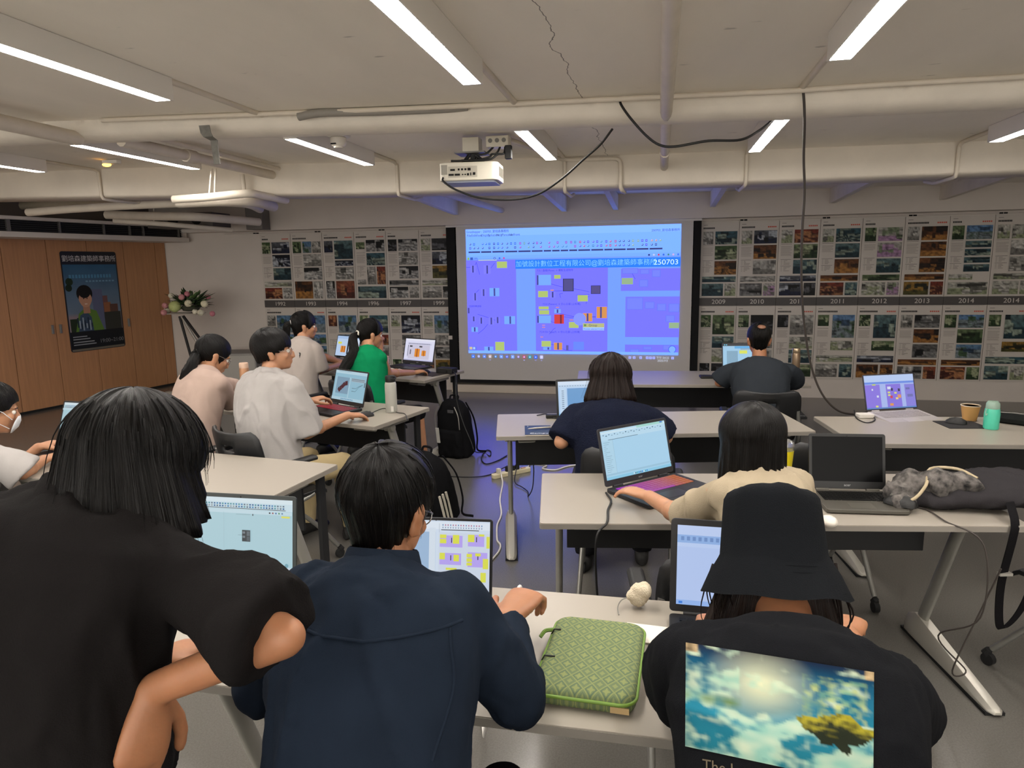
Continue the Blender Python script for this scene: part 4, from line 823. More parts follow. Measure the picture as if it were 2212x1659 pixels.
# 2 linen shirt
p = person('person in a dark navy linen shirt at the front table, hand on a mouse', (-.47, .93, .56), (-0.522,1.221,1.109), 0, (-0.530,1.276,1.195), (-8, 22, 0), (-0.338,1.504,0.847), (-.78, 1.5, .78), fr=(.3, 1, .12), fl=(.2, 1, 0), er=(-0.270,1.283,0.804), el=(-.80, 1.2, .82), syaw=4, sw=.148, W=1.08, sup=.012, vox=.005, skin=M_skin, shirt=C_navy, sleeve='long', sl=.86, loose=.018, sleeve_r=(.064, .068), hs=1.02, hz=1.14, trous=C_dk, amp=.012, curl=(42, 30), seed=4)
with Dress(p):
    hair(p['Mh'], p['root'], [(0, .05), (30, .04), (55, .0), (75, -.03), (100, -.05), (130, -.095), (180, -.11)], None, (.09, .112, .102), (0, -.014, .035), 34, 30, 140, .07, follow=-.015, flare=-.28, thick=.02, seed=5, fly=120, jit=.02); glasses(p['Mh'], p['root'])
    c = MB(); sp = p['sp']; o, d = sp(1.0); c.lathe([(.092, -.045), (.08, -.01), (.07, .02), (.066, .024), (.066, .0), (.07, -.045)], 28, frame(o + Vector((0, -.005, .0)), (0, 1, -.4))); c.build('collar', C_navy, p['root'], smooth=50)
    bv = BVHTree.FromPolygons([p['Mi'].inverted() @ v.co for v in p['shirt'].data.vertices], [q.vertices[:] for q in p['shirt'].data.polygons])
    def seam(pts, nm, r=.0034):
        o_ = []
        for q in spline(pts, 10):
            h = bv.ray_cast(q + Vector((0, -.6, .1)), Vector((0, 1, -.16)).normalized())
            if h[0]: o_.append(h[0])
        if len(o_) > 3: MB().tube(o_, r, 6).build(nm, C_navy, p['root'], smooth=80)
    o = p['sp'](.8)[0]; seam([o + Vector((-.2, 0, .035)), o + Vector((0, 0, .02)), o + Vector((.18, 0, .035))], 'yoke_seam')
    seam([o + Vector((.165, 0, .03)), o + Vector((.18, 0, -.06)), o + Vector((.165, 0, -.16))], 'armhole_seam')
# 3 bucket hat
p = person('person in a black bucket hat and black tee with a sky picture on the back', (.24, .93, .55), (0.246,1.273,1.019), 2, (0.241,1.426,1.069), (10, 32, 3), (0.473,1.703,0.776), (.14, 1.6, .79), fr=(.3, 1, -.1), fl=(.1, 1, 0), er=(.46, 1.38, .80), el=(.08, 1.37, .82), syaw=2, sroll=6, sw=.165, sup=-.015, W=1.1, vox=.006, skin=M_skin, shirt=C_tee, loose=.026, sl=.92, sleeve_r=(.06, .074), trous=C_dk, amp=.01, curl=(30, 25), seed=6)
HAT = p
with Dress(p):
    hair(p['Mh'], p['root'], [(0, .03), (30, .0), (45, -.15), (70, -.18), (150, -.15), (166, -.12), (180, -.1)], M_hairb, (.094, .104, .094), (0, -.012, .03), 18, 30, 110, .06, follow=-.0, flare=.3, thick=.016, seed=7, jit=.03)
    M = p['Mh']; rd = random.Random(3); b = MB()
    for k in range(46):
        s_ = -1 if k % 2 else 1; x0, y0 = s_ * rd.uniform(.085, .118 if s_ > 0 else .11), rd.uniform(-.04, .06); L_ = rd.uniform(.08, .17)
        b.tube(spline([M @ Vector((x0, y0, .0)), M @ Vector((x0 + s_ * rd.uniform(.0, .02), y0, -.05)) , M @ Vector((x0 + s_ * rd.uniform(-.01, .03), y0 + .01, -.05 - L_ * .5)), M @ Vector((x0 + s_ * rd.uniform(-.03, .03), y0 + .02, -.05 - L_))], 4), [(.0045 if s_ > 0 else .0024) * (1 - .9 * q / 12) for q in range(13)], 5, uv=True)
    b.build('side_strands', M_hairb, p['root'], smooth=180)['kind'] = 'stuff'
    Mt = p['Mh'] @ Matrix.Translation((0, -.01, .012)) @ Matrix.Rotation(R_(10), 4, 'X'); hb = MB()
    prof = [(.0005, .142), (.045, .142), (.075, .138), (.09, .13), (.0975, .118), (.1, .1), (.104, .06), (.109, .0), (.112, -.006), (.13, -.035), (.148, -.07), (.15, -.073), (.146, -.072), (.128, -.038), (.108, -.006), (.1, .05), (.095, .11)]
    rg = []
    for r, z in prof:
        rg.append([Mt @ Vector((r * .95 * math.cos(a) * (1 + .05 * noise.noise((math.cos(a) * 2, math.sin(a) * 2, z * 12))), r * 1.05 * math.sin(a), z + (.013 * noise.noise((math.cos(a) * 1.5, math.sin(a) * 1.5, z * 9 + 4))))) for a in [2 * math.pi * q / 56 for q in range(56)]])
    hb.loft(rg, True); hat = hb.build('bucket_hat', cloth('hat_cotton', '121417', .9), p['root'], smooth=70)
    bt = MB()
    for k in range(5): bt.tube([Mt @ Vector(((.1095 + (.0388 / .069) * dz) * .95 * math.cos(a), (.1095 + (.0388 / .069) * dz) * 1.05 * math.sin(a), -.006 - dz)) for dz in [.008 + .012 * k] for a in [2 * math.pi * q / 56 for q in range(57)]], .0006, 4)
    bt.build('brim_stitching', MATS['hat_cotton'], hat, smooth=80)['kind'] = 'stuff'
    # picture printed on the back of the tee
    bv = BVHTree.FromPolygons([p['Mi'].inverted() @ v.co for v in p['shirt'].data.vertices], [q.vertices[:] for q in p['shirt'].data.polygons])
    TL, TR, BL, BR = [Vector(q) for q in ((0.054,1.048,1.088), (0.346,1.100,1.037), (0.052,0.946,0.981), (0.323,0.992,0.918))]; rd = random.Random(5)
    def pic(u, v):
        n1 = noise.noise((u * 4, v * 5, 1)); n2 = noise.noise((u * 11, v * 12, 4)); n3 = noise.noise((u * 24, v * 24, 7)); d = math.hypot((u - .4) * 1.25, (v - .3)); 
        c = Vector(lin('0f3f70')).lerp(Vector(lin('2f8fb8')), min(1, v * 1.6)); c = c.lerp(Vector(lin('1f6f86')), max(0, min(1, (v - .6) * 2)))
        c = c.lerp(Vector(lin('1a2440')), max(0, 1 - v / .16) * .9); c = c.lerp(Vector(lin('f2ead0')), max(0, 1 - d * 2.4) ** 1.3)
        cl = max(0, min(1, (n1 * 1.1 + n2 * .7 + n3 * .35 + (.18 if (v > .5 or u < .28) else -.25) + .3 * max(0, v - .35)) * 2.2)); c = c.lerp(Vector(lin('a9d4cf')).lerp(Vector(lin('e4ecdc')), max(0, n2 + .4)), cl * .8)
        if u < .3: c = c.lerp(Vector(lin('6f8a4a')), max(0, min(1, (1 - abs(v - .52) / .07))) * (.5 + n2))
        isl = (u - .82) / .24; top = .44 + .1 * abs(isl) + .05 * n2; bot = .74 - .22 * isl * isl + .09 * n2
        if abs(isl) < 1 and top < v < bot: c = Vector(lin('b7a83a')).lerp(Vector(lin('2f332a')), min(1, max(0, (v - top) * 7 + n3)))
        if .62 < u < .97 and .12 < v < top: c = c.lerp(Vector(lin('7fb0a0')).lerp(Vector(lin('c9c96a')), .5 + n2), .6 * max(0, min(1, .4 + n3 * 2)))
        e = min(u, 1 - u, v)
        if (u < .06 or u > .95) and (v < .09) : c = Vector(lin('b89a80')) * (1 + n3)
        return tuple(max(.004, q * .62 * w_) for q, w_ in zip(c, (.95, 1.03, .86)))
    nx, ny = 72, 54; vs = []; cs = []
    for j in range(ny + 1):
        for i in range(nx + 1):
            u, v = i / nx, j / ny; q = TL.lerp(TR, u).lerp(BL.lerp(BR, u), v); dr = (q - Vector((0, 0, 1.68))).normalized()
            h = bv.ray_cast(q - dr * .5, dr); vs.append((h[0] - dr * .004) if h[0] else None); cs.append(pic(u, v))
    for k in range(len(vs)):
        if vs[k] is None or (vs[k] - (TL + BR) / 2).length > .5: vs[k] = next(q for q in vs[k:] + vs[:k][::-1] if q is not None)
    pb = MB(); pb.add(vs, [(j * (nx + 1) + i, (j + 1) * (nx + 1) + i, (j + 1) * (nx + 1) + i + 1, j * (nx + 1) + i + 1) for j in range(ny) for i in range(nx)], cs); pb.build('back_print', colmat('shirt_print', 0, .85, .1), p['root'], smooth=80)
    tx = text('The Legend', .022, Matrix(), mat('print_letter', '8a7c66', .8), p['root'], 'lettering', 'LEFT'); ux = (TR - TL).normalized(); uy = (TL - BL).normalized(); u0 = .09
    for v in tx.data.vertices:
        q = BL.lerp(BR, u0) + ux * v.co.x + uy * (v.co.y - .02); dr = (q - Vector((0, 0, 1.68))).normalized(); h = bv.ray_cast(q - dr * .5, dr)
        v.co = (h[0] - dr * .005) if h[0] else q
# 4 cream blouse
p = person('person with long straight dark hair in a cream blouse, typing on the glowing keyboard', (.40, 2.13, .53), (0.319,2.274,1.022), 30, (0.307,2.316,1.098), (28, 12, 0), (.36, 2.66, .79), (-0.018,2.600,0.800), fr=(-.3, 1, 0), fl=(-.85, .5, .03), el=(0.101,2.357,0.812), syaw=26, sw=.142, W=.9, vox=.006, skin=M_skin2, shirt=C_cream, loose=.012, sl=.92, sleeve_r=(.05, .056), amp=.011, trous=C_dk, curl=(16, 20), seed=8, hs=.96)

with Dress(p): hair(p['Mh'], p['root'], [(0, .05), (14, .03), (26, -.14), (45, -.26), (100, -.27), (180, -.25)], None, (.106, .112, .1), (0, -.014, .035), 14, 40, 120, .03, follow=.01, flare=.02, thick=.016, seed=9, fine=.01)
with Dress(p): face_mask(p)
# 5 navy knit
p = person('person with a brown bob in a navy cable knit top, elbows on the table', (-.2, 3.34, .52), (-0.219,3.462,0.994), 2, (-0.229,3.561,1.095), (4, 20, 0), (.05, 3.93, .775), (-.36, 3.9, .775), fr=(-.4, 1, 0), fl=(.3, 1, 0), er=(0.053,3.488,0.813), el=(-0.456,3.339,0.808), sw=.18, W=1.1, skin=M_skin2, shirt=C_knit, loose=.016, sl=.86, sleeve_r=(.062, .064), trous=C_dk, seed=10, syaw=2)
with Dress(p): hair(p['Mh'], p['root'], [(0, .04), (30, .02), (50, -.08), (80, -.105), (120, -.125), (180, -.135)], M_hairb, (.106, .114, .104), (0, -.012, .03), 16, 30, 110, .09, follow=-.005, flare=.32, thick=.024, seed=11, jit=.03, fine=.04, fly=60)
# 6 polo
p = person('man in a charcoal polo shirt with thinning hair, seated before the right posters', (.72, 5.0, .53), (0.744,5.335,0.947), 0, (0.738,5.393,1.108), (4, 8, 0), (.92, 5.72, .78), (.5, 5.72, .78), er=(1.012,5.446,0.782), el=(0.464,5.332,0.790), fr=(-.2, 1, 0), fl=(.2, 1, 0), sw=.2, W=1.15, vox=.008, skin=M_skin, shirt=C_polo, loose=.016, sl=.8, sleeve_r=(.062, .068), trous=C_dk, seed=12)
with Dress(p):
    hair(p['Mh'], p['root'], [(0, .07), (40, .05), (60, .0), (85, -.03), (110, -.06), (180, -.09)], None, (.084, .104, .096), (0, -.012, .033), 30, 20, 80, .05, follow=-.02, flare=-.3, seed=13, thick=.012)
    b = MB(); b.ell((.0, -.05, .118), (.03, .032, .012), p['Mh'] @ Matrix.Rotation(R_(24), 4, 'X'), 14, 8); b.build('bald_spot', mat('scalp', '7a5540', .5, var=.3, vscale=160), p['root'], smooth=60)
    c = MB(); o, d = p['sp'](1.0); c.lathe([(.078, -.035), (.07, .0), (.062, .022), (.058, .022), (.062, -.03)], 24, frame(o, (0, 1, -.4))); c.build('collar', C_polo, p['root'], smooth=50)
# 7 white tee
p = person('man in glasses and a loose white T-shirt with khaki trousers, on the slotted chair', (-2.16, 3.5, .54), (-2.200,3.635,1.097), -20, (-2.189,3.677,1.209), (-62, -2, 0), (-1.849,3.892,0.785), (-2.250,4.165,0.811), fr=(.6, 1, -.25), fl=(.75, .75, .1), er=(-1.970,3.590,0.740), hintl=(-.5, .2, -1), syaw=-24, sw=.19, W=1.08, vox=.0065, skin=M_skin2, shirt=C_white, loose=.024, sl=.95, sleeve_r=(.066, .08), trous=C_kh, amp=.013, curl=(22, 34), seed=14, aw=1.02)
with Dress(p):
    hair(p['Mh'], p['root'], [(0, .03), (35, .02), (55, -.0), (75, -.005), (95, -.03), (120, -.055), (180, -.07)], None, (.094, .116, .106), (0, -.016, .033), 26, 26, 110, .05, follow=-.02, flare=-.4, seed=15, thick=.022, fine=.02); glasses(p['Mh'], p['root'])
    fringe(p['Mh'], p['root'], None, .015, seed=16, r=(.09, .113, .1))
    W = p['W'][-1]; d = (p['E'][-1] - W).normalized(); b = MB(); b.tube([W + d * .02, W + d * .04], [.034, .034], 20); wt = b.build('wristwatch', M_black, p['root'], smooth=50); b = MB(); b.cyl(W + d * .03 + Vector((0, 0, .028)), W + d * .03 + Vector((0, 0, .04)), .017); b.build('watch_case', M_grey, wt, smooth=50)
# 8 pale pink
p = person('woman with low ponytail and glasses in a pale pink jumper, bent over the left table', (-2.78, 3.62, .52), (-2.767,3.853,1.070), -18, (-2.769,3.937,1.139), (-34, 26, 0), (-2.742,4.148,0.828), (-2.892,4.429,0.839), er=(-2.677,3.916,0.844), fr=(.4, 1, 0), fl=(.6, .6, 0), hintl=(-.6, 0, -1), syaw=-24, sw=.165, W=.98, skin=M_skin2, shirt=C_pink, sleeve='long', sl=.97, loose=.018, sleeve_r=(.056, .056), trous=C_dk, seed=16)
with Dress(p):
    hair(p['Mh'], p['root'], [(0, .05), (30, .04), (50, .0), (65, -.06), (80, -.03), (110, -.05), (180, -.08)], None, (.088, .114, .1), (0, -.018, .033), 40, 26, 100, .04, follow=-.02, flare=-.3, seed=17); glasses(p['Mh'], p['root'])
    M = p['Mh']; t = tail([M @ Vector((0, -.115, -.015)), (-2.821,3.834,1.146), (-2.809,3.766,1.097), (-2.822,3.725,1.057), (-2.853,3.702,1.023)], [.024, .034, .036, .03, .006], p['root'], seed=3)
    b = MB(); b.tube([M @ Vector((.02 * math.cos(a), -.118, -.015 + .02 * math.sin(a))) for a in [2 * math.pi * q / 16 for q in range(17)]], .006, 8); b.build('hair_tie', M_black, t, smooth=60)
# 9 white tee, ponytail
p = person('woman with a short ponytail in a plain white T-shirt, at the back left table', (-2.98, 5.34, .53), (-3.013,5.545,1.077), -22, (-3.027,5.601,1.181), (-50, 2, 0), (-2.920,6.072,0.780), (-2.95, 6.12, .79), er=(-2.858,5.488,0.803), fr=(.3, 1, 0), fl=(.5, 1, 0), syaw=-24, sw=.165, W=1, vox=.008, skin=M_skin2, shirt=C_pony, loose=.022, sl=.9, sleeve_r=(.058, .07), trous=C_dk, seed=31, svox=.011, amp=.004)
with Dress(p):
    hair(p['Mh'], p['root'], SHORT, None, (.084, .108, .098), (0, -.014, .035), 40, 20, 80, .04, follow=-.02, flare=-.3, seed=19, jit=.004); fringe(p['Mh'], p['root'], None, .0, seed=20)
    M = p['Mh']; t = tail([M @ Vector((0, -.11, .03)), M @ Vector((0, -.145, .0)), M @ Vector((0, -.15, -.07)), M @ Vector((0, -.14, -.16))], [.02, .032, .03, .005], p['root'], seed=5)
    b = MB(); b.tube([M @ Vector((.02 * math.cos(a), -.114, .03 + .02 * math.sin(a))) for a in [2 * math.pi * q / 16 for q in range(17)]], .007, 8); b.build('hair_tie', mat('clear_tie', 'c9c4bf', .2), t, smooth=60)
# 10 green
p = person('woman with a long wavy ponytail in a sleeveless green top, reaching for a mouse', (-2.2, 5.05, .53), (-2.288,5.234,1.039), -18, (-2.296,5.332,1.138), (-42, 8, 0), (-2.065,5.679,0.770), (-2.259,5.438,0.988), er=(-2.119,5.233,0.834), fr=(.75, 1, 0), fl=(-.1, .1, 1), ups={-1: (-.6, .4, 0)}, el=(-2.35, 5.62, .8), syaw=-28, sw=.165, W=1, vox=.0075, skin=M_skin2, shirt=C_green, sleeve='none', loose=.014, trous=C_dk, tl=.02, seed=20, shoes=mat('shoe_cream', 'c9bda4', .6), curl=(28, 60))
with Dress(p):
    hair(p['Mh'], p['root'], SHORT, None, (.083, .106, .097), (0, -.014, .035), 44, 20, 80, .04, follow=-.02, flare=-.3, seed=21, jit=.004); fringe(p['Mh'], p['root'], None, .03, seed=22)
    M = p['Mh']; rg = p['rgt']; t = tail([M @ Vector((0, -.11, -.0)), M @ Vector((-.0, -.14, -.03))] + [p['sp'](.98)[0] - p['fw'] * .12 - rg * .02, p['sp'](.8)[0] - p['fw'] * .165 - rg * .06, p['sp'](.6)[0] - p['fw'] * .17 - rg * .1, p['sp'](.47)[0] - p['fw'] * .16 - rg * .12], [.02, .035, .042, .046, .036, .006], p['root'], seed=7, wave=.008)
    b = MB(); b.tube([M @ Vector((.02 * math.cos(a), -.114, .0 + .02 * math.sin(a))) for a in [2 * math.pi * q / 16 for q in range(17)]], .007, 8); b.build('hair_tie', mat('white_tie', 'd8d2c4', .6), t, smooth=60)
# 11 masked person at the edge
p = person('person in a white shirt and face mask, cut off by the left edge', (-3.2, 2.42, .53), (-3.148,2.652,0.884), -10, (-3.129,2.714,1.035), (-36, 14, 0), (-2.961,2.796,0.767), (-3.15, 2.95, .78), fr=(.45, 1, .05), fl=(.2, 1, 0), syaw=-14, er=(-2.910,2.628,0.753), sw=.18, W=1.05, skin=M_skin2, shirt=C_white, loose=.02, sl=.98, sleeve_r=(.062, .072), trous=C_dk, seed=24)
with Dress(p):
    hair(p['Mh'], p['root'], SHORT, None, (.09, .112, .102), (0, -.014, .035), 30, 22, 90, .05, follow=-.02, flare=-.35, seed=25)
    face_mask(p)
# ---------------------------------------------------------------- laptops
def scr(U, kind, sd):
    rd = random.Random(sd)
    if kind == 'cad':                                  # pale canvas with a tool ribbon
        U.r(0, 0, 1, 1, 'a9d2ec').r(0, 0, 1, .2, 'b9daee').r(0, .03, 1, .06, 'cfe6f2').r(.55, .0, .97, .05, 'a4d6cf').r(.92, .005, .96, .03, '3f6fd8')
        for k in range(22): U.r(.03 + .042 * k, .08 + .02 * (k % 2), .05 + .042 * k, .1 + .02 * (k % 2), rd.choice(('6f8fa8', '8fb0c4', '4f6f88')))
        U.r(.1, .19, .55, .2, '5a7486').r(0, .2, .16, .94, 'afd4e9').r(.16, .2, .163, .9, '8fb4c9')
        for k in range(16): U.r(.02, .24 + .04 * k, .05 + .08 * rd.random(), .248 + .04 * k, '86a6bb')
        U.r(0, .88, 1, .92, '9cc4dc').r(0, .94, 1, 1, '8cc8e4')
        for k in range(9): U.r(.4 + .025 * k, .955, .415 + .025 * k, .985, rd.choice(('3f7fd0', 'd9e6ee', '3fa0a8', '5b6f88')))
    elif kind == 'node':                               # node editor, pale blue-grey
        U.r(0, 0, 1, 1, 'a7c8d2').r(0, 0, 1, .06, 'd0dfe6').r(0, .06, 1, .16, 'c3d8e2')
        for k in range(34):
            for yy in (.075, .108): U.r(.02 + .027 * k, yy, .036 + .027 * k, yy + .022, rd.choice(('3f7fb0', '5f6f80', '4f8f9a', '8f9aa0', '2f5f90')))
        U.r(.02, .138, .94, .146, '20262c').r(0, .16, 1, .21, 'bcd4de').r(.34, .2, .343, .93, '9ab8c2')
        for k in range(5): U.r(.78 + .03 * k, .175, .795 + .03 * k, .195, ('2b3036', '8f4f4f', '3f6f9f', '4f8f5f', '5f7f9f')[k])
        U.r(.9, .22, .98, .245, 'd9d65a').r(.46, .22, .6, .226, '8fa8b0').r(.62, .21, .63, .235, '3f474d')
        U.r(.52, .44, .6, .6, '2c3338').r(.565, .455, .595, .52, '59636a').r(.565, .53, .595, .59, '4c555c').r(.525, .46, .55, .49, '6f7a82').r(.525, .52, .55, .55, '6f7a82').r(.48, .51, .52, .514, '6f8088')
        U.r(0, .93, 1, 1, 'c9d6e2').r(.55, .95, .57, .98, '2f6fd0').disc(.95, .9, .006, '6f9fb0')
    elif kind == 'split':                              # grey view at left, coloured nodes at right
        U.r(0, 0, 1, 1, 'cfdcec').r(0, .02, 1, .12, 'dbe5f0').r(0, .16, .5, .9, '9db8d6').r(.53, .04, .53 + .002, 1, '7a7f8c')
        for k in range(16): U.r(.56 + .024 * k, .05, .57 + .024 * k, .07, 'b56f8f' if k % 3 else '6f8fb5').r(.56 + .024 * k, .085, .57 + .024 * k, .105, '8f9fb8')
        U.r(.55, .12, .9, .13, '2c2c30').r(.44, .1, .5, .9, 'd3deea').r(.53, .16, 1, .95, 'ccd6e6')
        for x0, y0, x1, y1 in ((.54, .2, .75, .36), (.8, .18, .95, .34), (.54, .44, .74, .6), (.8, .42, .98, .62)): U.r(x0, y0, x1, y1, 'b6a4ee').r((x0 + x1) / 2, y0 + .03, (x0 + x1) / 2 + .008, y0 + .1, '33333f')
        for x0, y0, x1, y1 in ((.54, .19, .6, .24), (.54, .25, .6, .31), (.66, .19, .72, .31), (.8, .18, .86, .28), (.9, .17, .95, .2), (.97, .2, 1, .36), (.54, .44, .59, .53), (.67, .46, .72, .55), (.79, .44, .84, .49), (.79, .5, .84, .55), (.79, .56, .84, .6), (.87, .43, .92, .47), (.94, .5, .99, .64), (.92, .69, .97, .82), (.6, .64, .7, .67)): U.r(x0, y0, x1, y1, 'd9dc54')
        U.r(0, .95, 1, 1, 'c2d2ee').r(.93, .88, .96, .92, '6f8fd0')
    elif kind == 'rhino':                              # solid model left, curve right
        U.r(0, 0, 1, 1, '8fb9cc').r(0, 0, 1, .1, 'b3cfdc').r(.1, .02, .5, .03, '6f8f9f').r(.08, .22, .48, .78, '7c9ab0').r(.04, .2, .08, .9, '9fc0d0').r(.48, .2, .52, .9, 'a3c4d4').r(.54, .22, .96, .34, '9fb4c2')
        for k in range(12): U.r(.55 + .034 * k, .235, .572 + .034 * k, .265, '59656e').r(.55 + .034 * k, .285, .572 + .034 * k, .315, '6f7b84')
        U.line([(.18, .7), (.22, .62), (.27, .57), (.31, .5), (.36, .43), (.44, .4)], .03, '4a2029').line([(.16, .6), (.2, .6)], .008, '2b2b2b').line([(.17, .62), (.24, .52)], .004, '33262b')
        for k in range(2): U.line([(.6, .56 + .1 * k), (.72, .55 + .1 * k), (.8, .47 + .03 * k), (.92, .4)], .003, '5a7c8c').r(.6, .54 + .1 * k, .68, .56 + .1 * k, '6f8c9c')
        U.r(.96, .32, .99, .48, '59656e').r(0, .9, 1, 1, 'a9c8d6')
        for k in range(8): U.r(.3 + .05 * k, .93, .33 + .05 * k, .97, '5f8fb0')
    elif kind == 'orange':                             # bright sheet with two orange blocks
        U.r(0, 0, 1, 1, 'dcdcf2').r(0, 0, 1, .08, 'e6e6f4').r(.1, .18, .9, .26, 'c9c9e2')
        for k in range(20): U.r(.12 + .037 * k, .2, .14 + .037 * k, .24, '6f7084')
        U.r(.1, .26, .14, .85, 'cfcfe6').r(.11, .3, .125, .8, '4a4a58').r(.14, .27, .86, .92, 'cbc7dc').r(.17, .31, .26, .38, '3c3c44').r(.5, .31, .6, .38, '3c3c44')
        U.r(.36, .45, .53, .82, 'e08a2c').r(.42, .44, .46, .83, 'a85a24').r(.6, .52, .74, .76, 'e08a2c').r(.66, .5, .68, .78, '8a4a24').r(.19, .5, .23, .72, '6a6a7c').r(0, .95, 1, 1, 'b9b9dc')
    elif kind == 'half':                               # left page orange node, right page light
        U.r(0, 0, 1, 1, 'b8cdea').r(0, 0, 1, .14, 'a4bfe4').r(.48, .02, .54, .9, '23252c').r(.55, .1, 1, .95, 'cfdcf0').r(.06, .3, .22, .4, 'd9d94f').r(.2, .5, .42, .82, 'e0913a').r(.26, .5, .3, .82, 'a85a2c').r(.36, .5, .39, .82, '9a4a2c').r(.07, .42, .2, .46, 'c9c9d4')
        for k in range(5): U.r(.6, .3 + .11 * k, .7, .33 + .11 * k, '7f90aa')
    elif kind == 'talk':                               # small copy of the projected node diagram
        U.r(0, 0, 1, 1, 'a9b9ee').r(0, 0, 1, .2, 'b9cdf2').r(0, .2, 1, .26, '6f8fe4').r(0, .28, .3, .96, '8d7be0').r(.42, .28, .72, .96, '8a78de').r(.8, .3, 1, .96, '8a83dc')
        for x0, y0, x1, y1, c in ((.45, .35, .52, .43, 'd9def2'), (.52, .4, .56, .48, '3f3a55'), (.66, .42, .7, .5, '3f3a55'), (.45, .5, .5, .55, 'd9de7a'), (.58, .52, .63, .57, 'd9de7a'), (.49, .62, .54, .7, 'd04a5a'), (.6, .68, .65, .74, 'e8d48a'), (.64, .6, .71, .7, 'e09a6a'), (.45, .58, .5, .63, 'd9de7a'), (.13, .4, .16, .45, 'd9def2'), (.22, .6, .26, .66, 'd9def2'), (.15, .26, .22, .3, 'c9d66a'), (.18, .9, .23, .95, 'd9de7a'), (.47, .85, .54, .92, 'e09a5a'), (.82, .4, .9, .46, '6f6fb0'), (.84, .6, .95, .68, '7474b4')): U.r(x0, y0, x1, y1, c)
        U.r(0, .96, 1, 1, '5f86c8')
    elif kind == 'rhwin':                              # framed grey blue viewport
        U.r(0, 0, 1, 1, 'b4d0f0').r(0, .0, 1, .1, 'd3e2f4').r(0, .1, 1, .17, 'bfd6ee').r(.03, .16, .14, .95, 'c0d8f0').r(.16, .2, 1, .86, '6f9fd0').r(.16, .2, 1, .205, '4f7fb0').r(0, .9, 1, .97, '8fc4e8')
        for k in range(20): U.r(.02 + .046 * k, .12, .045 + .046 * k, .14, '8f9fb5')
        for k in range(10): U.r(.06, .26 + .055 * k, .1, .275 + .055 * k, '4f5f78')
    elif kind == 'blank':                              # nearly empty window
        U.r(0, 0, 1, 1, 'b2c6ee').r(0, 0, 1, .12, 'bccdf0').r(0, .12, 1, .22, '8fb0e2').r(0, .22, 1, .27, 'b9ccf0').r(0, .94, 1, 1, '93b4ea').r(.62, .3, .625, .93, '96aede')
        for k in range(20): U.r(.03 + .046 * k, .14, .055 + .046 * k, .19, '6f8fc4')
        U.r(.02, .955, .05, .985, '3f7fd8').r(.4, .955, .7, .985, 'a8c2ee')
    elif kind == 'win':
        U.r(0, 0, 1, 1, '9cc8e6').r(0, 0, 1, .09, '2a2c33').r(.03, .02, .06, .06, '6fd0f0').r(.08, .02, .11, .06, '6fd0f0').r(.3, .1, 1, .2, '5aa8e0').r(.1, .3, .38, .9, '7fa6c0').r(.42, .28, .62, .42, 'd9e05a').r(.45, .2, .95, .25, '8fa4b4')
    elif kind == 'dark': U.r(0, 0, 1, 1, '050505')
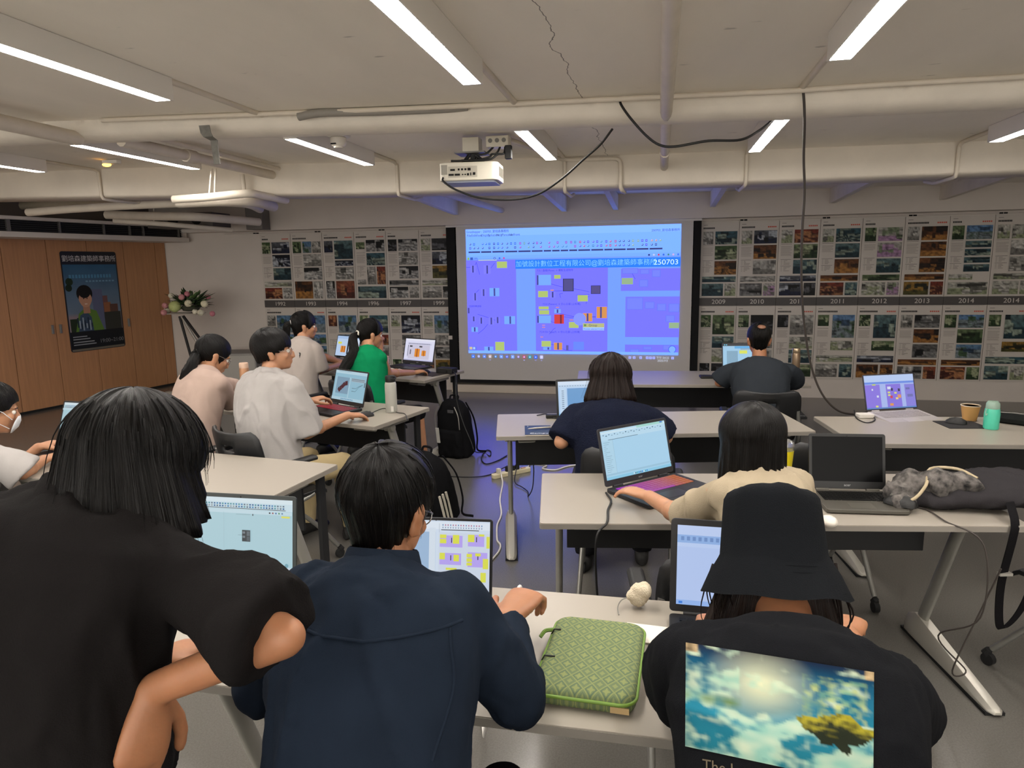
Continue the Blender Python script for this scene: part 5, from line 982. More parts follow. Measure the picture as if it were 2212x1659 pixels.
def laptop(L, Rr, label, kind, sd, w=None, d=.245, h=.225, tilt=18, body='1b1b1d', keys='0c0c0d', glow=None, emis=.95, z0=.73, lidc=None, bez=.012, chin=.02, mark=None, lift=0, brandm='8f8f90'):
    L, Rr = Vector(L), Vector(Rr); v = Rr - L; ww = w or v.length; rz = math.degrees(math.atan2(v.y, v.x)); c = (L + Rr) / 2 if w is None else L + v.normalized() * w / 2
    t = thing('laptop', label, 'laptop', (c.x, c.y, z0 + .001), rz, 'open laptops on the tables'); Lf = Matrix.Rotation(R_(lift), 4, 'X')
    mb = mat('laptop_%s' % body, body, .45, .2 if body != '1b1b1d' else 0, spec=.4)
    b = MB(); b.M = Lf; b.prism(rr(ww, d, .012, 4, 0, -d / 2), .003, .018); b.build('base', mb, t, bevel=.003)
    if lift: lg = MB(); lg.M = Lf; lg.box((-ww * .35, -.05, -.04), (ww * .35, -.04, .002)); lg.build('riser', mb, t)
    u = UI(ww * .86, d * .46, Lf @ T(0, -d * .33, .0182)); u.r(0, 0, 1, 1, keys if not glow else '151315')
    k = MB(); k.M = Lf; U2 = UI(ww * .86, d * .46, Lf @ T(0, -d * .33, .0186))
    ky = MB(); ky.M = Lf
    nr, nc = 6, 16
    for r in range(nr):
        off = 0
        for q in range(nc):
            if r == 0 and 4 <= q <= 10:
                if q > 4: continue
                sp_ = 7
            else: sp_ = 1
            kx = -ww * .43 + ww * .86 * (q + .08) / nc; kx1 = -ww * .43 + ww * .86 * (q + sp_ - .08) / nc; y0 = -d * .56 + d * .46 * (r + .1) / nr; y1 = y0 + d * .46 * .8 / nr
            cc = lin(keys)
            if glow:
                g0, g1 = lin(glow[0]), lin(glow[1]); cc = tuple(a + (b_ - a) * min(1, q / nc * 1.15) for a, b_ in zip(g0, g1))
            ky.box((kx, y0, .0185), (kx1, y1, .0205), None, cc)
    kb = ky.build('keyboard', colmat('key_glow', .55, .5) if glow else colmat('key_plain', 0, .45), t)
    if glow: u.b.build('key_bed', colmat('key_plain', 0, .45), kb)
    tp = MB(); tp.M = Lf; tp.prism(rr(ww * .3, d * .27, .006, 3, -.01, -d * .79), .0178, .0186); tp.build('touchpad', mat('touchpad_%s' % body, body if body != '1b1b1d' else '141416', .35), t)
    lm = Matrix.Translation((0, 0, .019)) @ Matrix.Rotation(R_(90 - tilt), 4, 'X')      # lid plane: x right, y up the lid, z toward the user
    lb = MB(); lb.M = lm; lb.prism(rr(ww, h, .01, 4, 0, h / 2 + .004), -.006, 0)
    lid = lb.build('lid', mat('lid_%s' % (lidc or body), lidc or body, .45), t, bevel=.0015)
    hg = MB(); hg.M = Lf
    for s in (-1, 1):
        hg = MB(); hg.M = Lf; hg.cyl((s * ww * .33 - .025, .002, .018), (s * ww * .33 + .025, .002, .018), .007, n=12); hg.build('hinge', mb, t, smooth=50)
    sw_, sh = ww - 2 * bez, h - bez - chin
    U = UI(sw_, sh, lm @ T(0, .004 + chin + sh / 2, .0004)); scr(U, kind, sd)
    U.b.build('screen', mat('dark_screen', '050506', .3, spec=.12) if kind == 'dark' else colmat('screen_glow', emis, .3), t)
    if mark: text(mark, chin * .5, lm @ T(0, .004 + chin * .5, .0005), mat('laptop_mark', brandm, .4), lid, 'lettering')
    cm = MB(); cm.M = lm; cm.cyl((0, h - bez * .4, -.001), (0, h - bez * .4, .0008), .002, n=10); cm.build('camera', MATS['dark_gap'], lid)
    return t
laptop((-0.197,2.823,0.750), (0.087,3.100,0.750), 'open laptop with pink and violet glowing keys, under the hand of the person in cream', 'cad', 1, d=.26, h=.245, tilt=14, glow=('c02fe0', 'e07a4a'), mark='acer', chin=.026, body='26262a')
laptop((0.627,2.947,0.750), (0.925,2.970,0.750), 'open black laptop with a dark switched off screen', 'dark', 2, d=.24, h=.225, tilt=12, body='504d46', keys='0c0c0c', mark='acer', chin=.03, lidc='141414')
laptop((1.279,4.574,0.765), (1.611,4.703,0.765), 'open silver laptop showing the violet node diagram, on the far right table', 'talk', 3, d=.25, h=.225, tilt=16, body='a9a4a4', keys='9a9494', lidc='33323a', bez=.007, chin=.008, lift=5)
laptop((0.047,1.795,0.750), (0.380,1.789,0.750), 'open laptop half hidden behind the bucket hat, showing an almost blank pale blue window', 'blank', 4, w=.36, d=.25, h=.25, tilt=10, body='1b1b1d', bez=.017, chin=.02)
laptop((-0.766,1.745,0.750), (-0.439,1.769,0.750), 'open laptop with yellow blocks on violet, in front of the navy linen shirt', 'split', 5, d=.22, h=.225, tilt=13, body='55565a', lidc='18181b', bez=.008, chin=.012)
laptop((-1.421,1.793,0.750), (-1.053,1.798,0.750), 'open laptop with mint green rim and a pale node editor, beside the leaning person', 'node', 6, d=.25, h=.25, tilt=8, body='7fb8a8', lidc='2a3030', bez=.012, chin=.018)
laptop((-0.572,4.026,0.750), (-0.206,4.152,0.750), 'open black laptop with a grey blue viewport, behind the brown bob', 'rhwin', 7, w=.37, d=.25, h=.25, tilt=12, bez=.013, chin=.025)
laptop((0.567,6.294,0.750), (0.958,6.333,0.750), 'open laptop with a yellow note on screen before the man in the polo shirt', 'win', 8, w=.35, d=.24, h=.225, tilt=14, bez=.008, chin=.012)
laptop((-2.235,4.430,0.750), (-1.868,4.238,0.750), 'open laptop with red lit keys and a dark red model on screen', 'rhino', 9, w=.36, d=.25, h=.24, tilt=16, glow=('b02838', '9a2432'), bez=.01, chin=.026)
laptop((-3.256,5.423,0.750), (-2.976,5.281,0.750), 'open laptop showing a slate blue screen between pink jumper and white T-shirt', 'rhwin', 10, w=.34, d=.24, h=.235, tilt=14, bez=.01, chin=.02)
laptop((-3.335,6.768,0.750), (-3.054,6.646,0.750), 'open black laptop with an orange block and a dark bar, before the short ponytail', 'half', 11, w=.36, d=.25, h=.235, tilt=16, glow=('20263a', '6a4a3a'), bez=.009, chin=.016)
laptop((-2.435,6.394,0.750), (-2.072,6.239,0.750), 'open laptop with a bright lavender sheet and orange blocks, before the green top', 'orange', 12, d=.26, h=.25, tilt=14, glow=('1c1c2c', '3a2a5a'), mark='acer', bez=.01, chin=.03, emis=1.1)
laptop((-3.254,3.161,0.750), (-2.949,3.135,0.750), 'open laptop with blue lit keys before the masked person', 'node', 13, w=.36, d=.25, h=.23, tilt=20, glow=('2a4a9a', '2f5fc0'), bez=.01, chin=.018)
# ---------------------------------------------------------------- chairs in use
CH = 'black training chairs'
for loc, rz, lb in (((-2.98, 5.3, 0), -22, 'black chair under the woman with the short ponytail'), ((-2.2, 5.02, 0), -18, 'black chair under the woman in the green top'), ((-2.78, 3.58, 0), -18, 'black chair under the woman in the pale pink jumper'),
        ((.72, 4.98, 0), 0, 'black chair under the man in the charcoal polo shirt'), ((-.13, 3.37, 0), 2, 'black chair under the person in the navy knit top'), ((.2, 2.2, 0), 8, 'black chair under the person in the cream blouse'),
        ((-.47, .9, 0), 0, 'black chair under the person in the navy linen shirt'), ((.24, .9, 0), 2, 'black chair under the person in the bucket hat'), ((-3.2, 2.4, 0), -10, 'black chair under the masked person at the left edge'),
        ((.78, 3.62, 0), 12, 'empty black chair between cream blouse and switched off laptop, pushed under the table'), ((1.72, 2.95, 0), 35, 'black chair with silver legs cut off by the right edge')):
    dup(ch0, loc, rz, lb)
# ---------------------------------------------------------------- projector
M_proj = mat('projector_white', 'd8d2c2', .45); M_glow = emit('lens_spill', '6f9cf5', .9)
t = thing('projector', 'white ceiling projector hanging before the second beam', 'projector', (-1.215, 4.62, 2.208), 4)
b = MB(); b.prism(rr(.385, .29, .045, 6), .012, .125); b.build('body', M_proj, t, bevel=.006)
b = MB(); b.prism(rr(.345, .25, .03, 4), .0, .013); b.build('underside', mat('proj_under_reflection', '9aa0ae', .5), t)  # bluish colour stands in for light reflected on the underside
b = MB(); b.box((-.13, -.1452, .03), (.06, -.144, .1)); pp = b.build('port_panel', mat('proj_panel', 'b9b3a4', .5), t)
rd = random.Random(4)
for x, z, w_, h_ in ((-.10, .078, .03, .012), (-.06, .08, .012, .012), (-.038, .08, .012, .012), (-.016, .08, .012, .012), (.008, .08, .02, .016), (-.11, .048, .034, .012), (-.07, .048, .034, .012), (-.035, .048, .008, .008), (-.018, .048, .008, .008), (0, .048, .012, .014), (.018, .05, .006, .018), (.04, .052, .016, .016)):
    MB().box((x - w_ / 2, -.1475, z - h_ / 2), (x + w_ / 2, -.145, z + h_ / 2)).build('port', M_dark, pp)
b = MB(); b.box((-.175, -.146, .05), (-.135, -.144, .11)); b.build('speaker_grille', mat('proj_grille', '9b978c', .6), t)
for k in range(9): MB().box((.1925, -.09 + .02 * k, .04), (.1945, -.08 + .02 * k, .1)).build('vent_slot', mat('proj_slot', '6e6a60', .7), t)
MB().cyl((.08, .13, .07), (.08, .155, .07), .035).build('lens', M_dark, t, smooth=50); MB().cyl((.08, .152, .07), (.08, .156, .07), .024).build('lens_glass', emit('lens_light', 'cfe0ff', 6), t)
b = MB(); b.box((-.06, -.06, .14), (.08, .06, .15)); 
for sx in (-.05, .07): b.tube([(sx, 0, .15), (sx * .3, 0, .19)], .012, 8)
b.cyl((.01, 0, .15), (.01, 0, .2), .02); b.build('ceiling_bracket', M_black, t)
t = thing('projector_mount', 'white metal box column with plate that carries the projector', 'mount', (-1.21, 4.62, 2.405))
MB().box((-.055, -.05, .0), (.055, .05, .095)).build('column', M_proj, t, bevel=.004); MB().box((-.1, -.08, -.006), (.1, .08, .003)).build('plate', M_grey, t)
t = thing('junction_box', 'small grey white socket box beside the projector mount', 'junction box', (-1.03, 4.6, 2.43)); MB().box((-.075, -.04, .0), (.075, .05, .07)).build('box', M_proj, t, bevel=.006)
for x in (-.045, 0, .045): MB().cyl((x, -.042, .04), (x, -.039, .04), .014).build('socket', M_grey, t)
tag(MB().box((-.022, -.02, 0), (.022, .02, .085), T(-.955, 4.56, 2.35)).build('power_adapter', M_black, bevel=.006), 'black plug adapter hanging right of the projector mount', 'adapter')
def cable(label, pts, r=.004, m=None, n=8, cat='cable', name='cable', group=None):
    b = MB(); b.tube(spline(pts, n), r, 7, M=None); return tag(b.build(name, m or M_black, smooth=80), label, cat, group)
rd = random.Random(8)
for k, (dx, lb) in enumerate(((-.02, 'left most of the cables tangled over the projector'), (.05, 'cable of the tangle running down behind the mount'), (.1, 'cable of the tangle looping to the adapter'))):
    cable('black ' + lb, [(-1.04 + dx * .6, 4.58, 2.44), (-1.08 + dx, 4.55, 2.39), (-1.13 + dx * 1.4, 4.53, 2.38), (-1.12 + dx, 4.52, 2.352 + .012 * k), (-1.22 + dx * 1.5, 4.5, 2.345), (-1.3 + dx, 4.49, 2.345)], .007)
cable('black cable plugged in the projector, sagging in a long loop to the front beam', [(-1.368,4.460,2.239), (-1.359,4.440,2.214), (-1.275,4.430,2.158), (-1.101,4.400,2.098), (-0.882,4.350,2.078), (-0.714,4.300,2.103), (-0.559,4.200,2.175), (-0.427,4.100,2.260), (-0.325,4.030,2.327), (-0.256,3.970,2.394)], .0065)
cable('black cable drooping from the conduit to the right strip light', [(-0.207,3.735,2.492), (-0.195,3.720,2.459), (-0.150,3.710,2.395), (-0.073,3.710,2.309), (-0.004,3.710,2.259), (0.075,3.720,2.250), (0.232,3.740,2.272), (0.392,3.800,2.279), (0.491,3.900,2.335), (0.562,3.970,2.394)], .0065)
cable('long dark cable hanging from the ceiling down to the silver laptop', [(0.640,3.700,2.481), (0.661,3.720,2.472), (0.678,3.740,2.344), (0.703,3.850,2.187), (0.735,3.950,2.015), (0.746,4.020,1.830), (0.773,4.120,1.585), (0.826,4.250,1.319), (0.907,4.400,1.057), (0.998,4.500,0.872), (1.115,4.600,0.752), (1.238,4.680,0.709), (1.324,4.720,0.721)], .0065, mat('cable_grey', '3a3430', .6))
# ---------------------------------------------------------------- flowers on their stand, grey cabinet
t = thing('flower_stand', 'slanted metal stand with a small shelf holding the flowers', 'stand', (-6.1, 8.3, 0))
def lo(p, o=(-6.1, 8.3, 0)): return tuple(a - b for a, b in zip(p, o))
MB().box((-.24, -.13, 0), (.24, .13, .015), T(*lo((-6.229,8.300,1.099)))).build('shelf', M_silver, t, bevel=.003)
for p, q, m, n in (((-6.275,8.300,1.068), (-5.894,8.250,0.469), M_silver, 'strut'), ((-6.333,8.340,1.065), (-6.236,8.400,0.380), M_black, 'strut'), ((-6.216,8.260,1.071), (-5.770,8.200,0.528), M_black, 'strut')): MB().tube([lo(p), lo(q)], .018, 8).build(n, m, t, smooth=50)
b = MB(); b.tube([lo((-5.894,8.250,0.469)), (.35, -.1, .05)], .018, 8); b.tube([lo((-6.236,8.400,0.380)), (.1, .2, .05)], .018, 8); b.box((-.45, -.12, 0), (.5, -.04, .05)); b.build('base', M_silver, t, bevel=.003)
t = thing('flower_arrangement', 'flower arrangement with pink roses, white blooms and green leaves', 'flowers', (-6.06, 8.3, 1.07)); t.location = Vector((-6.120,8.300,1.136))
rd = random.Random(12); gl = [mat('leaf_dark', '2c3d22', .6), mat('leaf_mid', '47602f', .6)]
MB().lathe([(.06, 0), (.1, .01), (.12, .05), (.1, .08)], 16).build('bowl', mat('bowl', '4a4a3c', .7), t, smooth=50)
for i in range(110):
    a = rd.uniform(0, 6.28); e = rd.uniform(-.3, 1.2); L = rd.uniform(.18, .34); d = Vector((math.cos(a) * math.cos(e) * 1.35, math.sin(a) * math.cos(e) * .7, math.sin(e) * .85)); o = Vector((0, 0, .07)); tip = o + d * L; s = d.cross(Vector((0, 0, 1))).normalized() * rd.uniform(.026, .045); m_ = o + d * L * .65 + Vector((0, 0, .01))
    b = MB(); b.add([o + d * .05, m_ + s, tip, m_ - s, m_ + d.cross(s).normalized() * .008], [(0, 1, 4), (1, 2, 4), (2, 3, 4), (3, 0, 4)]); b.build('leaf', gl[i % 2], t, smooth=60, solid=.002)
fl = [('rose', 'c98a8c', .056), ('bloom', 'd9d2b4', .066), ('hydrangea', 'b4bd7a', .105), ('rose', 'c27a84', .05), ('bloom', 'd4cfb8', .06), ('bloom', 'dcd6c0', .052)]
for x, y, z, k, in ((-.31, -.1, .08, 0), (-.12, -.16, .07, 2), (.07, -.14, .11, 1), (.0, -.05, .23, 3), (.28, -.1, .1, 1), (-.05, -.1, .19, 0), (.16, -.14, .0, 5), (.25, -.15, -.01, 4), (.37, -.08, -.03, 3), (-.33, -.04, .02, 4), (-.22, -.08, .21, 5), (-.31, -.14, -.01, 0), (.12, -.02, .22, 4), (-.13, .1, .2, 1), (.2, .1, .18, 3)):
    nm, c, r = fl[k]; b = MB()
    for q in range(14 if k != 2 else 26):
        u = Vector((rd.gauss(0, 1), rd.gauss(0, 1) - .3, rd.gauss(0, 1))).normalized(); M_ = frame(Vector((x, y, z)) + u * r * .55, u); b.ell((0, 0, 0), (r * .42, r * .16, r * .42), M_, 8, 5)
    b.ell((x, y, z), r * .62); b.build(nm, mat('petal_' + c, c, .7), t, smooth=60)
c_ = (-5.633,8.600,0.099)
t = thing('cabinet', 'low grey cabinet against the back wall beside the flowers', 'cabinet', (c_[0], 8.6, 0), 12)
MB().box((-.3, -.25, 0), (.3, .25, .56)).build('body', mat('cabinet_grey', '8f8c86', .55), t, bevel=.01); MB().box((-.285, -.258, .03), (.285, -.25, .53)).build('front', mat('cabinet_light', 'a5a199', .5), t, bevel=.004)
# ---------------------------------------------------------------- bottles, cups
def lathe_thing(name, label, cat, loc, parts):
    t = thing(name, label, cat, loc)
    for pn, prof, m in parts: MB().lathe(prof, 28).build(pn, m, t, smooth=35)
    return t
def at(p, z=.731): return (p[0], p[1], z)
t = lathe_thing('flask', 'tall light grey flask with a black cap beside the red keyed laptop', 'flask', at((-1.713,4.264,0.730)), [('body', [(.001, 0), (.036, 0), (.038, .004), (.038, .185), (.034, .2), (.03, .204), (.001, .205)], mat('flask_grey', 'a5a49b', .5)), ('cap', [(.031, .2), (.033, .205), (.034, .235), (.031, .243), (.001, .244)], M_black)])
b = MB(); b.tube([(.03 + .022 * math.cos(a), -.028, .235 + .01 * math.sin(a)) for a in [2 * math.pi * q / 12 for q in range(13)]], .003, 6); b.build('carry_loop', M_black, t, smooth=60)
MB().box((.012, -.0395, .01), (.03, -.037, .045)).build('tag', mat('tag_white', 'c9c7c0', .5), t)
t = lathe_thing('bottle', 'copper pink bottle standing on the table before the pink jumper', 'bottle', at((-3.156,4.848,0.730)), [('body', [(.001, 0), (.034, 0), (.036, .005), (.036, .18), (.033, .19), (.001, .191)], mat('copper_pink', 'b98a68', .4, .3)), ('cap', [(.034, .188), (.035, .192), (.035, .222), (.032, .228), (.001, .228)], mat('cap_pink', 'd3b39c', .45))])
lathe_thing('bottle', 'slim brushed steel bottle on the table right of the man in the polo shirt', 'bottle', at((1.120,6.017,0.730)), [('body', [(.001, 0), (.032, 0), (.034, .004), (.034, .185), (.031, .2), (.001, .2)], mat('steel_bronze', 'a08a72', .3, .8)), ('cap', [(.029, .2), (.031, .203), (.031, .235), (.028, .24), (.001, .24)], mat('steel_cap', 'b8a488', .25, .8))])
t = lathe_thing('bottle', 'mint green bottle with a clear lid at the right end of the far right table', 'bottle', at((1.847,4.279,0.730)), [('body', [(.001, 0), (.036, 0), (.038, .006), (.039, .085), (.036, .11), (.034, .115), (.001, .116)], mat('mint', '4fc3a4', .4)), ('lid', [(.034, .115), (.035, .12), (.033, .145), (.025, .157), (.001, .158)], mat('mint_lid', 'a9c4b4', .2, trans=.4))])
b = MB(); b.tube(spline([(-.036, -.02, .12), (-.042, -.02, .1), (-.04, -.022, .08), (-.034, -.024, .09)], 4), .003, 6); b.build('strap', mat('strap_green', '8fb8a4', .5), t, smooth=60)
lathe_thing('paper_cup', 'brown paper coffee cup beside the mint bottle', 'cup', at((1.821,4.490,0.730)), [('cup', [(.001, .002), (.034, 0), (.036, .002), (.05, .088), (.0475, .088), (.034, .008), (.001, .008)], mat('kraft', 'b58a50', .7)), ('rim', [(.0485, .087), (.052, .088), (.052, .092), (.0485, .092), (.0485, .087)], mat('cup_rim', 'd4c9b4', .5))])
lathe_thing('drink_cup', 'clear tumbler of yellow drink behind the dark haired person in cream', 'cup', at((0.559,3.140,0.730)), [('drink', [(.001, -.0), (.0285, -.0), (.0376, .13), (.001, .131)], mat('yellow_drink', 'cdbc10', .4)), ('cup', [(.037, .128), (.0375, .15), (.0365, .15), (.036, .128)], mat('clear_plastic', 'e8e8e0', .1, trans=.9)), ('dome_lid', [(.039, .15), (.036, .165), (.02, .178), (.006, .18)], mat('clear_plastic', 'e8e8e0', .1, trans=.9))])
t = lathe_thing('mug', 'pink mug with black lettering before the laptop showing orange blocks', 'mug', at((-2.568,6.267,0.730)), [('mug', [(.001, 0), (.04, 0), (.044, .004), (.045, .1), (.042, .1), (.04, .006), (.001, .006)], mat('mug_pink', 'd3aa9e', .4))])
b = MB(); b.tube([(-.043 - .026 * math.sin(a), .0, .05 - .032 * math.cos(a)) for a in [math.pi * q / 10 for q in range(11)]], .006, 8); b.build('handle', MATS['mug_pink'], t, smooth=60)
for i, ch in enumerate('fox'): text(ch, .04, T((i - 1) * .019, -.0462 + .004 * abs(i - 1), .042, (i - 1) * 22, 90), M_dark, t, 'lettering')
# ---------------------------------------------------------------- small things on the tables
p = (-1.842,5.934,0.730)
t = thing('power_brick', 'black laptop power brick at the table end beside the screen border', 'power brick', at(p), -17); MB().box((-.085, -.05, 0), (.085, .05, .05)).build('case', M_black, t, bevel=.008); MB().cyl((.03, -.05, .025), (.03, -.065, .025), .01).build('plug', M_black, t)
cable('black cable falling from the power brick over the backpack to the floor', [at((-1.788,5.940,0.730), .75), (-1.688,5.702,0.744), (-1.657,5.582,0.613), (-1.636,5.566,0.497), (-1.577,5.531,0.346), (-1.510,5.492,0.218), (-1.478,5.485,0.140), (-1.515,5.929,0.006), (-1.436,5.832,0.006), (-1.464,5.985,0.006), (-1.514,6.010,0.006), (-1.491,5.748,0.006), (-1.409,5.585,0.006), (-1.333,5.697,0.006), (-1.288,5.869,0.006)], .005)
nb = (-0.661,3.861,0.730)
t = thing('notebook', 'dark blue notebook with white lettering on the table edge right of the aisle', 'notebook', at(nb), 11)
MB().box((-.075, -.11, 0), (.075, .11, .007)).build('pages', mat('paper_edge', 'cfc8b8', .8), t); MB().box((-.0765, -.1115, .007), (.0765, .1115, .0085)).build('cover', mat('cover_blue', '1f3352', .5), t)
text('Campus', .032, T(.012, -.085, .009), mat('cover_white', 'd8d8d8', .5), t, sx=1.15); text('!', .03, T(-.058, .085, .009), MATS['cover_white'], t)
t = thing('pen', 'grey pen lying slanted on the blue notebook', 'pen', at((nb[0] + .012, nb[1] + .015), .7405 + .001), 24)
b = MB(); b.tube([(-.075, 0, .005), (-.065, 0, .0055), (-.03, 0, .0065), (.05, 0, .0065), (.07, 0, .005)], [.001, .003, .0055, .0055, .004], 10); b.build('barrel', M_silver, t, smooth=50); MB().box((.0, -.0015, .011), (.068, .0015, .0125)).build('clip', M_silver, t)
t = thing('wallet', 'small black wallet lying on the table left of the man in the polo shirt', 'wallet', at((0.406,5.916,0.730)), 5); MB().box((-.05, -.055, 0), (.05, .055, .018)).build('body', M_black, t, bevel=.006); MB().box((-.05, -.056, .0175), (.05, -.02, .0195)).build('flap', mat('leather', '1d1816', .6), t, bevel=.003)
# green sleeve
t = thing('laptop_sleeve', 'patterned green zipped laptop sleeve lying on the front table', 'sleeve', (-.135, 1.525, .731), -2.5)
SW, SD = .225, .335
def sleevemat():
    m = bpy.data.materials.new('green_brocade'); m.use_nodes = True; n = m.node_tree.nodes; L = m.node_tree.links; b = n['Principled BSDF']; b.inputs['Roughness'].default_value = .85
    tc = n.new('ShaderNodeTexCoord'); sx = n.new('ShaderNodeSeparateXYZ'); L.new(tc.outputs['Object'], sx.inputs[0])
    def op(o, a, v=None, c=None):
        q = n.new('ShaderNodeMath'); q.operation = o
        for i, z in enumerate((a, v, c)):
            if z is None: continue
            if isinstance(z, (int, float)): q.inputs[i].default_value = z
            else: L.new(z, q.inputs[i])
        return q.outputs[0]
    k = 30; X = op('MULTIPLY', sx.outputs[0], k); Y = op('MULTIPLY', sx.outputs[1], k * .78)
    def cell(v, off): return op('SUBTRACT', op('FRACT', op('ADD', v, off)), .5)
    def motif(off):
        x, y = cell(X, off), cell(Y, off); ax, ay = op('ABSOLUTE', x), op('ABSOLUTE', y); d = op('ADD', ax, ay)
        pet = op('MULTIPLY', ax, ay); return d, pet
    d1, p1 = motif(0.0); d2, p2 = motif(.5)
    lineA = op('COMPARE', d1, .5, .045); fl = op('MULTIPLY', op('LESS_THAN', p1, .010), op('LESS_THAN', d1, .26)); ring = op('COMPARE', d1, .36, .03); fl2 = op('MULTIPLY', op('LESS_THAN', p2, .008), op('LESS_THAN', d2, .2)); ring2 = op('COMPARE', d2, .3, .03)
    s = op('MINIMUM', op('ADD', op('ADD', lineA, fl), op('ADD', op('MULTIPLY', fl2, .8), op('MULTIPLY', 0, ring))), 1)
    dk = op('MINIMUM', op('ADD', ring, op('MULTIPLY', ring2, .6)), 1)
    r = n.new('ShaderNodeMix'); r.data_type = 'RGBA'; r.inputs[6].default_value = (*lin('5f6c48'), 1); r.inputs[7].default_value = (*lin('767f4c'), 1); L.new(s, r.inputs[0])
    r2 = n.new('ShaderNodeMix'); r2.data_type = 'RGBA'; r2.inputs[7].default_value = (*lin('475c48'), 1); L.new(dk, r2.inputs[0]); L.new(r.outputs[2], r2.inputs[6]); L.new(r2.outputs[2], b.inputs['Base Color'])
    bp = n.new('ShaderNodeBump'); bp.inputs['Strength'].default_value = .4; bp.inputs['Distance'].default_value = .002; L.new(s, bp.inputs['Height']); L.new(bp.outputs[0], b.inputs['Normal']); return m
M_sl = sleevemat(); b = MB(); rings = []
for g, z in ((-.012, .0), (-.003, .004), (0, .012), (0, .028), (-.004, .036), (-.012, .041), (-.03, .043)): rings.append([(x, y, z) for x, y in rr(SW + 2 * g, SD + 2 * g, .035 + g * .6, 6)])
b.loft(rings); b.build('case', M_sl, t, smooth=50)
zb = MB(); pth = [(x, y, .026) for x, y in rr(SW + .002, SD + .002, .036, 6)]; zb.tube(pth + pth[:2], .004, 8); zb.build('zip', mat('zip_green', '66862f', .5), t, smooth=60)
for q_ in (0,): zb = MB(); zb.tube([(-SW / 2 - .003, -.04, .027), (-SW / 2 + .005, -.042, .043), (-SW / 2 + .03, -.043, .0445)], .002, 6); zb.build('seam_tape', M_black, t)
zb = MB(); zb.tube([(-SW / 2 - .003, .08, .027), (-SW / 2 + .005, .08, .043), (-SW / 2 + .022, .08, .0445)], .002, 6); zb.build('seam_tape', M_black, t)
zb = MB(); zb.tube(spline([(-SW / 2 - .002, .1, .03), (-SW / 2 - .02, .09, .03), (-SW / 2 - .03, .075, .02)], 4), .005, 6); zb.build('zip_pull', mat('zip_green', '66862f', .5), t, smooth=60)
MB().box((.06, -SD / 2 - .001, .006), (.1, -SD / 2 + .002, .02)).build('leather_tag', mat('tag_tan', 'b59a6c', .6), t)
# fluffy pouch with cord
t = thing('plush_charm', 'cream fluffy plush charm on the front table, left of the half hidden laptop', 'plush', at((-0.037,1.846,0.730)))
b = MB(); rd = random.Random(2)
for k in range(16): b.ell((rd.uniform(-.02, .02), rd.uniform(-.015, .015), .022 + rd.uniform(0, .04)), rd.uniform(.012, .02))
b.ell((0, 0, .03), .026)
me = remesh(b, .004, 1, 'body'); wrinkle(me, .003, 60, 2); me.materials.append(mat('plush_cream', 'd6c9b0', 1, bump=.6, bscale=300)); put('body', me, t)
b = MB(); b.tube(spline([(-.02, 0, .03), (-.045, -.005, .02), (-.055, -.02, .005), (-.05, -.06, .003)], 5), .0016, 6); b.build('cord', M_grey, t)
tag(MB().box((-.06, -.045, 0), (.06, .045, .004), T(*at((-0.007,1.700,0.730)), -4)).build('mouse_mat', mat('paper_white', 'd9d3c8', .6), bevel=.001), 'small white mat partly under the green sleeve', 'mat')
# mice, mats
def mouse(p, rz, label, m=None, k=1, z=.731):
    t = thing('mouse', label, 'mouse', at(p, z), rz); b = MB(); rg = []
    for y, w_, h_ in ((-.052, .012, .012), (-.045, .022, .022), (-.02, .03, .034), (.01, .03, .035), (.035, .027, .026), (.05, .02, .016), (.055, .01, .01)):
        rg.append([(w_ * k * math.cos(a), y * k, max(.001, h_ * k * math.sin(a))) for a in [math.pi * q / 12 for q in range(13)]] )
    b.loft(rg); b.build('shell', m or M_black, t, smooth=50); w2 = MB(); w2.cyl((-.003, .03 * k, .026 * k), (.003, .03 * k, .026 * k), .007); w2.build('wheel', M_grey, t); return t
def pad(p, rz, w_, d_, label, m=None): return tag(MB().prism(rr(w_, d_, .008, 3), 0, .003, T(*at(p, .7305), rz)).build('mouse_pad', m or mat('pad_black', '19181a', .8)), label, 'mouse pad')
pad((1.723,4.355,0.730), 8, .22, .19, 'black mouse pad beside the silver laptop'); mouse((1.710,4.379,0.735), 60, 'black mouse on the pad beside the silver laptop', z=.735)
pad((-1.981,5.866,0.730), -25, .26, .2, 'dark mouse pad under the hand of the woman in green', mat('pad_brown', '2c2423', .8)); mouse((-2.030,5.883,0.735), -30, 'dark mouse under the hand of the woman in green', z=.735)
mouse((-1.828,4.105,0.730), -40, 'dark mouse under the right hand of the man in the white T-shirt'); mouse((0.926,2.794,0.760), 55, 'black mouse on the front corner of the switched off laptop', k=1.1, z=.7525)
mouse((-0.374,1.770,0.730), 0, 'white mouse under the hand of the person in navy linen', mat('mouse_white', 'd0ccc6', .4), .9); mouse((0.444,1.804,0.730), -30, 'pale pink mouse behind the shoulder of the person in the hat', mat('mouse_pink', 'd4b4b0', .4))
cable('thin black mouse cable curling round the grey flask', [at((-1.824,4.148,0.730), .735), at((-1.821,4.280,0.730), .735), at((-1.791,4.345,0.730), .735), at((-1.654,4.228,0.730), .735), at((-1.593,4.193,0.730), .735), at((-1.511,4.012,0.730), .735)], .0025)
cable('black cable running from the glowing keyboard laptop over the table edge to the floor', [at((-0.195,2.804,0.730), .737), at((-0.168,2.710,0.730), .736), at((-0.173,2.600,0.730), .736), at((-0.167,2.463,0.730), .737), (-.2, 2.40, .70), (-.2, 2.42, .5), (-.18, 2.5, .2), (-.16, 2.6, .006), (-.1, 2.4, .006)], .0045)
